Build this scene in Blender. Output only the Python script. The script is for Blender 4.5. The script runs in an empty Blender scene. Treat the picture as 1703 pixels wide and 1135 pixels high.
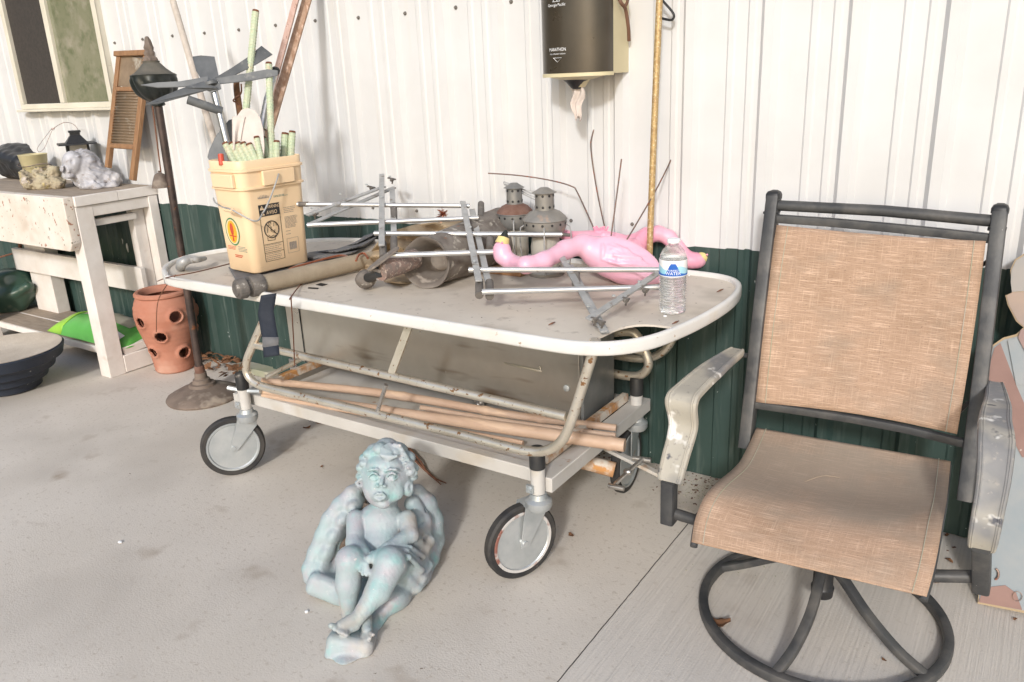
import bpy, math, random
import numpy as np
from mathutils import Vector, Matrix
from math import radians as R, sin, cos, pi
random.seed(7); RNG = np.random.default_rng(7)
S = bpy.context.scene

# ---------------------------------------------------------------- camera, sky, sun, exposure
CAM = Vector((0, -2.6153, 1.45)); YAW, PIT, ROLL, FPX = R(34.3), R(18.26), R(-2.53), 1340.4
fw = Vector((-sin(YAW)*cos(PIT), cos(YAW)*cos(PIT), -sin(PIT)))
r0 = Vector((cos(YAW), sin(YAW), 0)); u0 = r0.cross(fw)
rt = cos(ROLL)*r0 + sin(ROLL)*u0; up = -sin(ROLL)*r0 + cos(ROLL)*u0
cd = bpy.data.cameras.new('camera'); co = bpy.data.objects.new('camera', cd); S.collection.objects.link(co)
M = Matrix((rt, up, -fw)).transposed().to_4x4(); M.translation = CAM
co.matrix_world = M
cd.sensor_width = 36; cd.lens = 36*FPX/1703; cd.clip_start = .02; cd.clip_end = 400
S.camera = co
SUN_EL, SUN_TRAVEL = 27, 22          # elevation; travel direction, degrees left of the wall's normal
W = bpy.data.worlds.new('World'); S.world = W; W.use_nodes = True
nt = W.node_tree; sky = nt.nodes.new('ShaderNodeTexSky'); sky.sky_type = 'NISHITA'; sky.sun_disc = False
sd = Vector((sin(R(SUN_TRAVEL)), -cos(R(SUN_TRAVEL)), 0))*cos(R(SUN_EL)) + Vector((0, 0, sin(R(SUN_EL))))
sky.sun_elevation = R(SUN_EL); sky.sun_rotation = math.atan2(sd.x, sd.y)
sky.air_density = 1.0; sky.dust_density = 2.0; sky.ozone_density = .6
nt.links.new(sky.outputs[0], nt.nodes['Background'].inputs[0]); nt.nodes['Background'].inputs[1].default_value = .15
sl = bpy.data.lights.new('sun', 'SUN'); sl.energy = 1.7; sl.angle = R(5); sl.color = (.97, .985, 1)
so = bpy.data.objects.new('sun', sl); S.collection.objects.link(so)
so.rotation_euler = (-sd).to_track_quat('-Z', 'Y').to_euler()
S.view_settings.view_transform = 'Standard'; S.view_settings.look = 'None'
S.view_settings.exposure = .40; S.view_settings.gamma = 1; S.view_settings.use_curve_mapping = False

# ---------------------------------------------------------------- measuring helpers
def ray(x, y): return fw + rt*((x-851.5)/FPX) - up*((y-567.5)/FPX)
def Z(x, y, z): d = ray(x, y); return CAM + d*((z-CAM.z)/d.z)
def Y(x, y, Y0): d = ray(x, y); return CAM + d*((Y0-CAM.y)/d.y)
def X(x, y, X0): d = ray(x, y); return CAM + d*((X0-CAM.x)/d.x)
def D(x, y, dep): return CAM + ray(x, y)*dep
def dep(p): return (Vector(p)-CAM).dot(fw)
V = Vector
# ---------------------------------------------------------------- materials
def mat(name, c1, c2=None, sc=6, rough=.6, metal=0, bump=0, bsc=60, spots=(), st=(1, 1, 1), trans=0, ior=1.45, spec=.5, lo=.35, hi=.65, coat=0, alpha=1):
    m = bpy.data.materials.new(name); m.use_nodes = True; t = m.node_tree; N, L = t.nodes, t.links
    b = N['Principled BSDF']; b.inputs['Roughness'].default_value = rough; b.inputs['Metallic'].default_value = metal
    b.inputs['Transmission Weight'].default_value = trans; b.inputs['IOR'].default_value = ior; b.inputs['Specular IOR Level'].default_value = spec
    b.inputs['Coat Weight'].default_value = coat; b.inputs['Alpha'].default_value = alpha
    tc = N.new('ShaderNodeTexCoord'); mp = N.new('ShaderNodeMapping'); mp.inputs['Scale'].default_value = st
    L.new(tc.outputs['Object'], mp.inputs[0])
    def noise(s, v=None, det=5):
        n = N.new('ShaderNodeTexNoise'); n.inputs['Scale'].default_value = s; n.inputs['Detail'].default_value = det
        n.inputs['Roughness'].default_value = .6; L.new((v or mp.outputs[0]), n.inputs['Vector']); return n
    def ramp(src, a, bb):
        r = N.new('ShaderNodeMapRange'); r.inputs[1].default_value = a; r.inputs[2].default_value = bb; L.new(src, r.inputs[0]); return r.outputs[0]
    def mix(f, a, bb):
        x = N.new('ShaderNodeMix'); x.data_type = 'RGBA'; L.new(f, x.inputs[0]) if not isinstance(f, float) else None
        for s_, k in ((a, 6), (bb, 7)):
            if isinstance(s_, (tuple, list)): x.inputs[k].default_value = (*s_[:3], 1)
            else: L.new(s_, x.inputs[k])
        return x.outputs[2]
    if c2 is None: c2 = tuple(v*.82 for v in c1)
    col = mix(ramp(noise(sc).outputs[0], lo, hi), c1, c2)
    for sp in spots:
        cc, s_, a = sp[:3]; w = sp[3] if len(sp) > 3 else .03; stt = sp[4] if len(sp) > 4 else None
        v = None
        if stt:
            m2 = N.new('ShaderNodeMapping'); m2.inputs['Scale'].default_value = stt; m2.inputs['Location'].default_value = (3.1, 7.7, s_*.37); L.new(tc.outputs['Object'], m2.inputs[0]); v = m2.outputs[0]
        col = mix(ramp(noise(s_, v, 3).outputs[0], a, a+w), col, cc)
    L.new(col, b.inputs['Base Color'])
    rr = N.new('ShaderNodeMapRange'); rr.inputs[3].default_value = max(rough-.1, .02); rr.inputs[4].default_value = min(rough+.12, 1); L.new(noise(sc*2.3).outputs[0], rr.inputs[0]); L.new(rr.outputs[0], b.inputs['Roughness'])
    if bump:
        bp = N.new('ShaderNodeBump'); bp.inputs['Strength'].default_value = bump; bp.inputs['Distance'].default_value = .004
        L.new(noise(bsc).outputs[0], bp.inputs['Height']); L.new(bp.outputs[0], b.inputs['Normal'])
    m['b'] = 1
    return m
RUST = (.2, .075, .03); DUST = (.36, .31, .25)
M_ = dict(
 siding=mat('siding', (.62, .617, .61), (.575, .57, .56), 3, .38, bump=.05, bsc=12, spots=[((.25, .22, .18), 55, .79, .02), ((.60, .57, .50), 2.5, .60, .3, (6, 1, .5))]),
 green=mat('green', (.024, .050, .043), (.036, .064, .056), 4, .5, spots=[((.5, .55, .52), 42, .73, .01), ((.10, .13, .115), 5, .55, .3, (8, 8, .7)), ((.7, .72, .7), 9, .745, .005, (6, 6, 1))]),
 whitepaint=mat('whitepaint', (.72, .68, .64), (.62, .57, .52), 7, .6, bump=.25, bsc=45, spots=[((.18, .12, .08), 30, .75, .02), ((.45, .36, .28), 4, .66, .1)]),
 chippaint=mat('chippaint', (.70, .64, .58), (.60, .53, .45), 6, .65, bump=.3, bsc=35, spots=[((.34, .17, .11), 26, .63, .04), ((.18, .17, .12), 37, .66, .03), ((.50, .42, .34), 3, .55, .12)]),
 oldwood=mat('oldwood', (.38, .31, .24), (.28, .225, .175), 9, .8, bump=.3, bsc=50, st=(1, 8, 8)),
 frame=mat('frame', (.66, .62, .52), (.58, .54, .44), 5, .5, spots=[((.3, .25, .2), 20, .7, .05)]),
 screen=mat('screen', (.035, .030, .026), (.05, .042, .035), 60, .7),
 pane=mat('pane', (.26, .25, .175), (.16, .17, .10), 4, .10, ior=1.8, spec=.6, lo=.25, hi=.75, spots=[((.34, .31, .24), 9, .5, .3), ((.13, .145, .08), 16, .5, .3)]),  # olive mottling imitates blurred foliage reflections, painted into the pane colour
 dark=mat('dark', (.012, .012, .014), (.03, .03, .03), 8, .45, spots=[(DUST, 18, .68, .15)]),
 blackmetal=mat('blackmetal', (.035, .036, .04), (.075, .072, .07), 7, .42, metal=.2, bump=.15, bsc=80, spots=[((.22, .2, .175), 5, .56, .2), ((.45, .42, .4), 70, .74, .02)]),
 chairframe=mat('chairframe', (.038, .039, .042), (.07, .07, .068), 9, .5, metal=.1, bump=.2, bsc=120, spots=[((.12, .112, .102), 11, .46, .3), ((.6, .57, .53), 90, .76, .01)]),
 armpad=mat('armpad', (.22, .217, .215), (.15, .148, .145), 5, .5, metal=0, spec=.35, bump=.25, bsc=60, spots=[((.40, .37, .31), 5, .40, .14), ((.66, .64, .60), 11, .62, .05), ((.10, .10, .11), 20, .64, .08), ((.30, .28, .25), 60, .6, .1)]),
 brass=mat('brass', (.52, .37, .17), (.36, .23, .10), 90, .5, metal=.35, bump=.15, bsc=120, spots=[((.66, .57, .40), 140, .56, .12)]),
 chrome=mat('chrome', (.60, .59, .57), (.42, .40, .38), 12, .28, metal=.9, spots=[(RUST, 35, .66, .06)]),
 tubemetal=mat('tubemetal', (.72, .67, .58), (.60, .54, .44), 10, .33, metal=.7, bump=.1, bsc=90, spots=[((.34, .18, .08), 45, .62, .05), ((.22, .13, .07), 90, .66, .04)]),
 alu=mat('alu', (.60, .60, .59), (.48, .475, .465), 6, .32, metal=.7, spots=[((.32, .28, .24), 26, .68, .1)]),
 strut=mat('strut', (.42, .42, .41), (.30, .30, .295), 16, .45, metal=.25, spots=[((.2, .17, .14), 26, .6, .1)]),
 rubber=mat('rubber', (.018, .018, .02), (.05, .045, .04), 14, .7, bump=.1, spots=[((.3, .26, .22), 30, .68, .1)]),
 zinc=mat('zinc', (.55, .57, .57), (.42, .45, .46), 11, .36, metal=.6, bump=.05, spots=[((.5, .3, .18), 12, .68, .08)]),
 capend=mat('capend', (.09, .082, .075), (.17, .15, .13), 20, .7, bump=.3, spots=[((.4, .37, .33), 40, .65, .1)]),
 rim=mat('rim', (.68, .67, .64), (.60, .58, .54), 4, .3, spots=[((.40, .31, .23), 40, .69, .03), ((.62, .57, .50), 7, .56, .15)]),
 sheet=mat('sheet', (.62, .555, .465), (.53, .465, .385), 3, .65, bump=.1, bsc=90, spots=[((.2, .15, .11), 50, .70, .02), ((.40, .345, .28), 3.5, .54, .15), ((.45, .39, .32), 22, .6, .1)]),
 steelbox=mat('steelbox', (.60, .57, .50), (.44, .41, .36), 2.2, .3, metal=.8, bump=.06, bsc=50, spots=[((.20, .13, .08), 2.0, .56, .15, (1, 1, 5)), ((.55, .52, .45), 1.8, .55, .2, (1.2, 1, 4)), ((.6, .58, .5), 60, .72, .02)]),  # pale stretched streaks are highlights painted into the steel colour
 boxend=mat('boxend', (.17, .18, .18), (.24, .24, .23), 9, .5, metal=.5, spots=[((.4, .38, .34), 50, .7, .03)]),
 bamboo=mat('bamboo', (.52, .375, .275), (.45, .305, .215), 7, .45, st=(.6, 4, 4), bump=.15, bsc=50, spots=[((.66, .48, .33), 6, .55, .15)]),
 strap=mat('strap', (.010, .014, .024), (.02, .025, .036), 14, .75, bump=.3, bsc=200),
 bucket=mat('bucket', (.80, .60, .385), (.77, .565, .35), 3, .45, bump=.04, spots=[((.60, .36, .18), 12, .70, .06), ((.42, .27, .15), 40, .76, .03)]),
 wire=mat('wire', (.15, .12, .11), (.24, .15, .11), 40, .5, metal=.5, spots=[((.3, .1, .06), 50, .6, .05)]),
 greenstake=mat('greenstake', (.44, .52, .35), (.52, .53, .38), 30, .55, bump=.3, bsc=90, spots=[((.50, .44, .30), 50, .6, .08), ((.30, .22, .14), 80, .68, .04)]),
 rustend=mat('rustend', (.09, .03, .018), (.2, .08, .04), 60, .9, bump=.4, bsc=90),
 blade=mat('blade', (.085, .09, .095), (.15, .155, .155), 9, .55, metal=.2, spots=[((.24, .235, .22), 22, .62, .12)]),
 polewood=mat('polewood', (.56, .49, .42), (.47, .40, .33), 9, .6, bump=.1, st=(5, 5, 1)),
 plank=mat('plank', (.44, .30, .21), (.30, .17, .10), 12, .7, bump=.2, st=(6, 6, 1), spots=[((.55, .38, .28), 8, .56, .1)]),
 pinkplank=mat('pinkplank', (.52, .36, .30), (.44, .28, .22), 9, .65, st=(6, 6, 1), spots=[((.12, .05, .03), 26, .62, .05)]),
 washwood=mat('washwood', (.30, .165, .08), (.22, .115, .055), 11, .6, bump=.15, bsc=60, st=(5, 5, 1)),
 washpanel=mat('washpanel', (.24, .175, .115), (.17, .12, .075), 12, .5, spots=[((.36, .32, .26), 12, .6, .1)]),
 terracotta=mat('terracotta', (.37, .145, .09), (.43, .20, .135), 5, .8, bump=.2, bsc=60, spots=[((.52, .34, .26), 4, .56, .2), ((.28, .12, .08), 30, .72, .08)]),
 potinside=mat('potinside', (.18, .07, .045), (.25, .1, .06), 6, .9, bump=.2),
 bowl=mat('bowl', (.014, .019, .030), (.022, .028, .042), 7, .5, bump=.3, bsc=30, spots=[((.5, .5, .48), 14, .68, .03)]),
 sand=mat('sand', (.56, .49, .40), (.46, .39, .31), 6, .9, bump=.5, bsc=60),
 bag=mat('bag', (.13, .44, .09), (.10, .36, .07), 4, .4, bump=.2, bsc=18),
 lime=mat('lime', (.33, .62, .06), (.26, .5, .05), 4, .4, bump=.2, bsc=18),
 dusty=mat('dusty', (.44, .40, .33), (.32, .32, .22), 7, .8),
 ink=mat('ink', (.02, .02, .02), (.03, .03, .03), 5, .6),
 greyink=mat('greyink', (.30, .27, .24), None, 5, .6), teal=mat('teal', (.16, .28, .25), None, 5, .6), red=mat('red', (.55, .05, .03), (.5, .1, .04), 9, .5), yellow=mat('yellow', (.75, .42, .03), (.7, .35, .03), 9, .5), leafgreen=mat('leafgreen', (.10, .25, .12), None, 9, .5),
 white=mat('white', (.8, .8, .8), (.75, .75, .75), 5, .5),
 canvas=mat('canvas', (.34, .28, .20), (.27, .215, .15), 14, .85, bump=.25, bsc=120),
 copper=mat('copper', (.45, .17, .09), (.28, .09, .05), 20, .35, metal=.7),
 cloth=mat('cloth', (.125, .125, .13), (.20, .19, .18), 9, .9, bump=.3, bsc=100, spots=[((.34, .31, .26), 5, .55, .2)]),
 beigecloth=mat('beigecloth', (.40, .31, .20), (.30, .22, .14), 9, .85, bump=.3, bsc=60),
 horn=mat('horn', (.20, .175, .15), (.115, .095, .08), 22, .75, bump=.5, bsc=45, spots=[((.36, .33, .28), 30, .58, .08), ((.25, .1, .05), 18, .66, .06)]),
 hornin=mat('hornin', (.23, .20, .17), (.15, .125, .105), 14, .85, bump=.5, bsc=50, spots=[((.38, .33, .28), 16, .6, .1)]),
 speckle=mat('speckle', (.26, .17, .14), (.17, .14, .12), 40, .8, bump=.6, bsc=70, spots=[((.40, .32, .27), 110, .56, .06)]),
 lantern=mat('lantern', (.17, .175, .175), (.25, .24, .22), 14, .5, metal=.4, bump=.15, spots=[((.38, .35, .30), 16, .6, .12)]),
 lantern2=mat('lantern2', (.30, .28, .25), (.22, .21, .19), 14, .5, metal=.4, bump=.15, spots=[((.42, .3, .22), 16, .62, .1)]),
 rust=mat('rust', (.13, .065, .045), (.19, .11, .085), 30, .9, bump=.5, bsc=80),
 glass=mat('glass', (.85, .86, .84), (.8, .8, .78), 9, .08, trans=.85, ior=1.3, alpha=.55),
 glassdusty=mat('glassdusty', (.55, .52, .45), (.45, .42, .36), 12, .35, trans=.3, ior=1.3),
 pink=mat('pink', (.72, .38, .49), (.75, .45, .55), 7, .34, bump=.05, bsc=30, spots=[((.74, .36, .46), 5, .54, .2)], coat=.15),
 pinkdeep=mat('pinkdeep', (.72, .28, .38), (.78, .46, .55), 6, .34, bump=.05, bsc=30, coat=.15),
 hotpink=mat('hotpink', (.72, .20, .30), (.78, .36, .46), 9, .4, bump=.05),
 beakyellow=mat('beakyellow', (.68, .56, .24), (.6, .48, .2), 20, .5), beakblack=mat('beakblack', (.02, .022, .018), None, 20, .4),
 statue=mat('statue', (.32, .405, .41), (.35, .365, .39), 16, .5, bump=.4, bsc=110, lo=.35, hi=.65, spots=[((.26, .43, .42), 12, .55, .15), ((.39, .365, .39), 15, .57, .15), ((.40, .37, .33), 7, .54, .15), ((.55, .52, .50), 60, .68, .04), ((.18, .16, .15), 50, .76, .04)]),
 lion=mat('lion', (.50, .50, .53), (.34, .33, .34), 18, .6, bump=.3, bsc=60, spots=[((.20, .16, .14), 24, .6, .08), ((.62, .6, .6), 9, .6, .1)]),
 rock=mat('rock', (.42, .37, .25), (.30, .24, .17), 14, .8, bump=.6, bsc=50, spots=[((.50, .42, .20), 12, .58, .06), ((.10, .08, .06), 22, .62, .06), ((.5, .44, .38), 16, .62, .05)]),
 blackrock=mat('blackrock', (.014, .014, .016), (.03, .03, .03), 9, .42, bump=.5, bsc=30, spots=[((.16, .15, .14), 28, .64, .06)]),
 creampot=mat('creampot', (.50, .44, .26), (.42, .37, .21), 8, .45, bump=.05),
 darkglobe=mat('darkglobe', (.018, .022, .020), (.035, .038, .035), 9, .35, metal=.3, spots=[((.10, .09, .07), 9, .60, .2)]),
 dustglobe=mat('dustglobe', (.14, .125, .10), (.06, .06, .05), 9, .7),
 pole=mat('pole', (.045, .035, .032), (.10, .07, .06), 16, .45, metal=.4, spots=[(RUST, 24, .62, .08)]),
 castbase=mat('castbase', (.19, .145, .115), (.13, .10, .08), 11, .7, bump=.3, spots=[((.30, .25, .2), 9, .58, .12)]),
 frog=mat('frog', (.028, .065, .048), (.045, .085, .06), 6, .35, coat=.3, spots=[((.30, .29, .23), 4, .56, .14)]),
 disp=mat('disp', (.040, .032, .022), (.060, .048, .034), 5, .3, bump=.04, bsc=150, coat=.2),
 tan=mat('tan', (.62, .55, .36), (.56, .49, .31), 4, .5), paper=mat('paper', (.62, .55, .50), (.55, .48, .43), 20, .9, bump=.3),
 brown=mat('brown', (.11, .055, .035), (.16, .08, .05), 20, .6),
 litter=mat('litter', (.10, .07, .05), (.20, .16, .13), 60, .9, bump=.6, bsc=120),
 leaf=mat('leaf', (.20, .095, .045), (.12, .06, .03), 30, .85, bump=.2),
 twig=mat('twig', (.12, .05, .03), (.2, .09, .05), 40, .85, bump=.3), straw=mat('straw', (.40, .31, .22), None, 20, .8),
 plyedge=mat('plyedge', (.42, .32, .2), None, 9, .8), paintblue=mat('paintblue', (.225, .265, .29), (.28, .295, .30), 7, .6, bump=.1, spots=[((.5, .38, .26), 5, .66, .04), ((.36, .25, .22), 3, .60, .1)]),
 paintbrown=mat('paintbrown', (.27, .165, .14), (.22, .13, .11), 7, .6, spots=[((.5, .42, .38), 20, .72, .03)]), paintskin=mat('paintskin', (.36, .27, .21), (.30, .235, .20), 7, .6), paintgrey=mat('paintgrey', (.27, .27, .265), (.32, .295, .27), 6, .6), paintpink=mat('paintpink', (.31, .21, .19), None, 7, .6),
 blue=mat('blue', (.015, .10, .42), (.02, .14, .5), 5, .4), cyan=mat('cyan', (.25, .55, .68), (.5, .7, .75), 12, .4),
 grass=mat('grass', (.07, .11, .03), (.11, .12, .05), .8, .9), rustring=mat('rustring', (.24, .10, .075), (.48, .46, .44), 9, .7, lo=.48, hi=.54),
 leafy=mat('leafy', (.07, .11, .03), (.13, .13, .05), .6, .7), trunkm=mat('trunkm', (.12, .09, .06), None, 4, .9),
)
def floor_mat():
    m = mat('concrete', (.615, .56, .49), (.56, .505, .435), 1.6, .75, bump=.3, bsc=160, spots=[((.44, .395, .34), 1.1, .48, .25), ((.38, .315, .25), 4.5, .62, .14), ((.48, .42, .35), 60, .58, .1), ((.20, .15, .11), 34, .735, .02), ((.6, .58, .56), 33, .77, .01)])
    t = m.node_tree; N, L = t.nodes, t.links; b = N['Principled BSDF']
    src = b.inputs['Base Color'].links[0].from_socket
    tc = N.new('ShaderNodeTexCoord'); sp = N.new('ShaderNodeSeparateXYZ'); L.new(tc.outputs['Object'], sp.inputs[0])
    def math_(op, a, c, cc=None):
        n = N.new('ShaderNodeMath'); n.operation = op
        for k, v in enumerate((a, c, cc)):
            if v is None: continue
            if isinstance(v, (int, float)): n.inputs[k].default_value = v
            else: L.new(v, n.inputs[k])
        return n.outputs[0]
    n1 = N.new('ShaderNodeTexNoise'); n1.inputs['Scale'].default_value = 14; L.new(tc.outputs['Object'], n1.inputs[0])
    xx = math_('ADD', sp.outputs[0], math_('MULTIPLY', n1.outputs[0], .004))
    d = math_('ABSOLUTE', math_('SUBTRACT', xx, JX+.002), 0)
    groove = math_('LESS_THAN', d, .0017)
    mp = N.new('ShaderNodeMapping'); mp.inputs['Scale'].default_value = (160, 3, 1); L.new(tc.outputs['Object'], mp.inputs[0])
    n2 = N.new('ShaderNodeTexNoise'); n2.inputs['Scale'].default_value = 1; n2.inputs['Detail'].default_value = 3; L.new(mp.outputs[0], n2.inputs[0])
    right = math_('GREATER_THAN', sp.outputs[0], JX)
    tint = N.new('ShaderNodeMix'); tint.data_type = 'RGBA'; L.new(math_('MULTIPLY', right, .35), tint.inputs[0]); L.new(src, tint.inputs[6]); tint.inputs[7].default_value = (.62, .58, .53, 1)
    st = N.new('ShaderNodeMix'); st.data_type = 'RGBA'; st.blend_type = 'MULTIPLY'
    L.new(math_('MULTIPLY', right, .55), st.inputs[0]); L.new(tint.outputs[2], st.inputs[6])
    mr = N.new('ShaderNodeMapRange'); mr.inputs[1].default_value = .3; mr.inputs[2].default_value = .7; mr.inputs[3].default_value = .82; mr.inputs[4].default_value = 1.08; L.new(n2.outputs[0], mr.inputs[0])
    L.new(mr.outputs[0], st.inputs[7])
    g = N.new('ShaderNodeMix'); g.data_type = 'RGBA'; L.new(groove, g.inputs[0]); L.new(st.outputs[2], g.inputs[6]); g.inputs[7].default_value = (.05, .04, .035, 1)
    L.new(g.outputs[2], b.inputs['Base Color'])
    bp = N.new('ShaderNodeBump'); bp.inputs['Strength'].default_value = .5; bp.inputs['Distance'].default_value = .003
    L.new(math_('MULTIPLY', n2.outputs[0], math_('ADD', math_('MULTIPLY', right, .9), .1)), bp.inputs['Height']); L.new(b.inputs['Normal'].links[0].from_socket, bp.inputs['Normal']); L.new(bp.outputs[0], b.inputs['Normal'])
    return m
JX = Z(1104, 920, 0).x
M_['concrete'] = floor_mat()
def fabric_mat():
    m = mat('slingfabric', (.40, .265, .18), (.33, .215, .14), 5, .8)
    t = m.node_tree; N, L = t.nodes, t.links; b = N['Principled BSDF']; src = b.inputs['Base Color'].links[0].from_socket
    uv = N.new('ShaderNodeUVMap')
    def ns(sc, s2=1, det=2):
        mp = N.new('ShaderNodeMapping'); mp.inputs['Scale'].default_value = sc; L.new(uv.outputs[0], mp.inputs[0])
        n = N.new('ShaderNodeTexNoise'); n.inputs['Scale'].default_value = s2; n.inputs['Detail'].default_value = det; L.new(mp.outputs[0], n.inputs[0]); return n.outputs[0]
    def mx(f, a, bcol, lo, hi, amt=1.):
        mr = N.new('ShaderNodeMapRange'); mr.inputs[1].default_value = lo; mr.inputs[2].default_value = hi; mr.inputs[4].default_value = amt; L.new(f, mr.inputs[0])
        x = N.new('ShaderNodeMix'); x.data_type = 'RGBA'; L.new(mr.outputs[0], x.inputs[0]); L.new(a, x.inputs[6]); x.inputs[7].default_value = (*bcol, 1); return x.outputs[2]
    c = mx(ns((8, 260, 1)), src, (.62, .44, .32), .52, .70)      # cross threads
    c = mx(ns((240, 6, 1)), c, (.60, .43, .31), .56, .75, .6)      # long threads
    c = mx(ns((70, 330, 1)), c, (.13, .09, .07), .60, .70, .75)  # dark slubs
    c = mx(ns((4, 5, 1), 1, 4), c, (.24, .20, .155), .50, .75, .5); c = mx(ns((26, 22, 1), 1, 2), c, (.72, .68, .62), .785, .80, 1)
    ge = N.new('ShaderNodeAttribute'); ge.attribute_name = 'wear'
    n = ns((3, 3, 1), 1, 4); mm = N.new('ShaderNodeMath'); mm.operation = 'MULTIPLY'; L.new(n, mm.inputs[0]); L.new(ge.outputs['Fac'], mm.inputs[1])
    c = mx(mm.outputs[0], c, (.25, .215, .17), .05, .45, .72)       # mildew worn into the middle of the seat
    L.new(c, b.inputs['Base Color'])
    bp = N.new('ShaderNodeBump'); bp.inputs['Strength'].default_value = .4; bp.inputs['Distance'].default_value = .002; L.new(ns((300, 300, 1)), bp.inputs['Height']); L.new(bp.outputs[0], b.inputs['Normal'])
    return m
M_['fabric'] = fabric_mat()

# ---------------------------------------------------------------- object helpers
def tag(o, label, cat, group=None):
    o['label'] = label; o['category'] = cat
    if group: o['group'] = group
    return o
def thing(name, label, cat, loc, group=None):
    o = bpy.data.objects.new(name, None); S.collection.objects.link(o); o.location = loc; o.empty_display_size = .05
    return tag(o, label, cat, group)
def wloc(o):
    v = V((0, 0, 0))
    while o: v = v + o.location; o = o.parent
    return v
def frm(axis, ref=V((0, 0, 1))):
    a = V(axis).normalized()
    if abs(a.dot(ref)) > .97: ref = V((1, 0, 0)) if abs(a.x) < .9 else V((0, 1, 0))
    x = ref.cross(a).normalized(); return x, a.cross(x), a
def smoothpath(pts, n=6):
    P = [V(p) for p in pts]; out = []
    for i in range(len(P)-1):
        a, b, c, d = P[max(i-1, 0)], P[i], P[i+1], P[min(i+2, len(P)-1)]
        for k in range(n):
            t = k/n; out.append(.5*((2*b)+(c-a)*t+(2*a-5*b+4*c-d)*t*t+(3*b-a-3*c+d)*t**3))
    out.append(P[-1]); return out
def lerpseq(vals, n):
    if isinstance(vals, (int, float)): return [vals]*n
    return list(np.interp(np.linspace(0, 1, n), np.linspace(0, 1, len(vals)), vals))
class MB:
    def __init__(s): s.v, s.f, s.uv = [], [], None
    def add(s, vs, fs):
        k = len(s.v); s.v += [V(v) for v in vs]; s.f += [tuple(i+k for i in f) for f in fs]; return s
    def box(s, lo, hi):
        lo, hi = V(lo), V(hi); c = (lo+hi)/2; h = (hi-lo)/2
        return s.obox(c, (V((1, 0, 0)), V((0, 1, 0)), V((0, 0, 1))), h)
    def obox(s, c, ax, h):
        c = V(c); vs = [c+ax[0]*h[0]*i+ax[1]*h[1]*j+ax[2]*h[2]*k for i in (-1, 1) for j in (-1, 1) for k in (-1, 1)]
        return s.add(vs, [(0, 1, 3, 2), (4, 6, 7, 5), (0, 4, 5, 1), (2, 3, 7, 6), (0, 2, 6, 4), (1, 5, 7, 3)])
    def bar(s, a, b, w, t, ref=V((0, 0, 1))):     # flat bar a->b, w across, t thick along ref-ish
        a, b = V(a), V(b); x, y, z = frm(b-a, ref); return s.obox((a+b)/2, (x, y, z), (w/2, t/2, (b-a).length/2))
    def sweep(s, pts, sec, ref=V((0, 0, 1)), scale=1, closed=False, caps=True):
        P = [V(p) for p in pts]; n = len(P); m = len(sec); vs = []; sc = lerpseq(scale, n)
        xprev = None
        for i in range(n):
            tn = (P[(i+1) % n]-P[i-1]) if closed else (P[min(i+1, n-1)]-P[max(i-1, 0)])
            tn.normalize()
            if ref is None:
                if xprev is None: x, y, _ = frm(tn)
                else: x = (xprev-tn*xprev.dot(tn)).normalized(); y = tn.cross(x)
                xprev = x
            else: x, y, _ = frm(tn, ref)
            vs += [P[i]+x*(q[0]*sc[i])+y*(q[1]*sc[i]) for q in sec]
        fs = [(i*m+j, i*m+(j+1) % m, ((i+1) % n)*m+(j+1) % m, ((i+1) % n)*m+j) for i in range(n if closed else n-1) for j in range(m)]
        if caps and not closed: fs += [tuple(reversed(range(m))), tuple(range((n-1)*m, n*m))]
        return s.add(vs, fs)
    def tube(s, pts, r, seg=10, caps=True, closed=False):
        c = [(cos(2*pi*k/seg), sin(2*pi*k/seg)) for k in range(seg)]
        return s.sweep(pts, c, None, r, closed, caps)
    def lathe(s, prof, c, axis=(0, 0, 1), seg=32, mod=None, ref=V((0, 1, 0))):
        x, y, a = frm(axis, V(ref)); c = V(c); m = len(prof); vs = []
        for i in range(seg):
            th = 2*pi*i/seg
            for j, (r, h) in enumerate(prof):
                rr = r*(mod(th, h, r) if mod else 1); vs.append(c+x*rr*cos(th)+y*rr*sin(th)+a*h)
        return s.add(vs, [(i*m+j, ((i+1) % seg)*m+j, ((i+1) % seg)*m+j+1, i*m+j+1) for i in range(seg) for j in range(m-1)])
    def poly(s, pts, th, n=None):                  # extruded polygon given by 3D points
        P = [V(p) for p in pts]
        if n is None:
            n = V((0, 0, 0))
            for i in range(len(P)): n += P[i-1].cross(P[i])
            n.normalize()
        m = len(P); vs = [p+n*th/2 for p in P]+[p-n*th/2 for p in P]
        return s.add(vs, [tuple(range(m)), tuple(reversed(range(m, 2*m)))]+[(i, i+m, (i+1) % m+m, (i+1) % m) for i in range(m)])
    def grid(s, fn, nu, nv, flip=False):
        k = len(s.v); vs = [fn(i/nu, j/nv) for i in range(nu+1) for j in range(nv+1)]
        s.add(vs, [(i*(nv+1)+j, (i+1)*(nv+1)+j, (i+1)*(nv+1)+j+1, i*(nv+1)+j+1) for i in range(nu) for j in range(nv)])
        s.uvs = [(i/nu, j/nv) for i in range(nu+1) for j in range(nv+1)]; return s
    def ell(s, c, rx, ry, rz, seg=16, ax=None):
        c = V(c); ax = ax or (V((1, 0, 0)), V((0, 1, 0)), V((0, 0, 1))); vs = []; n = seg//2
        for i in range(n+1):
            for j in range(seg):
                t, p = pi*i/n, 2*pi*j/seg; vs.append(c+ax[0]*rx*sin(t)*cos(p)+ax[1]*ry*sin(t)*sin(p)+ax[2]*rz*cos(t))
        return s.add(vs, [(i*seg+j, i*seg+(j+1) % seg, (i+1)*seg+(j+1) % seg, (i+1)*seg+j) for i in range(n) for j in range(seg)])
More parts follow.
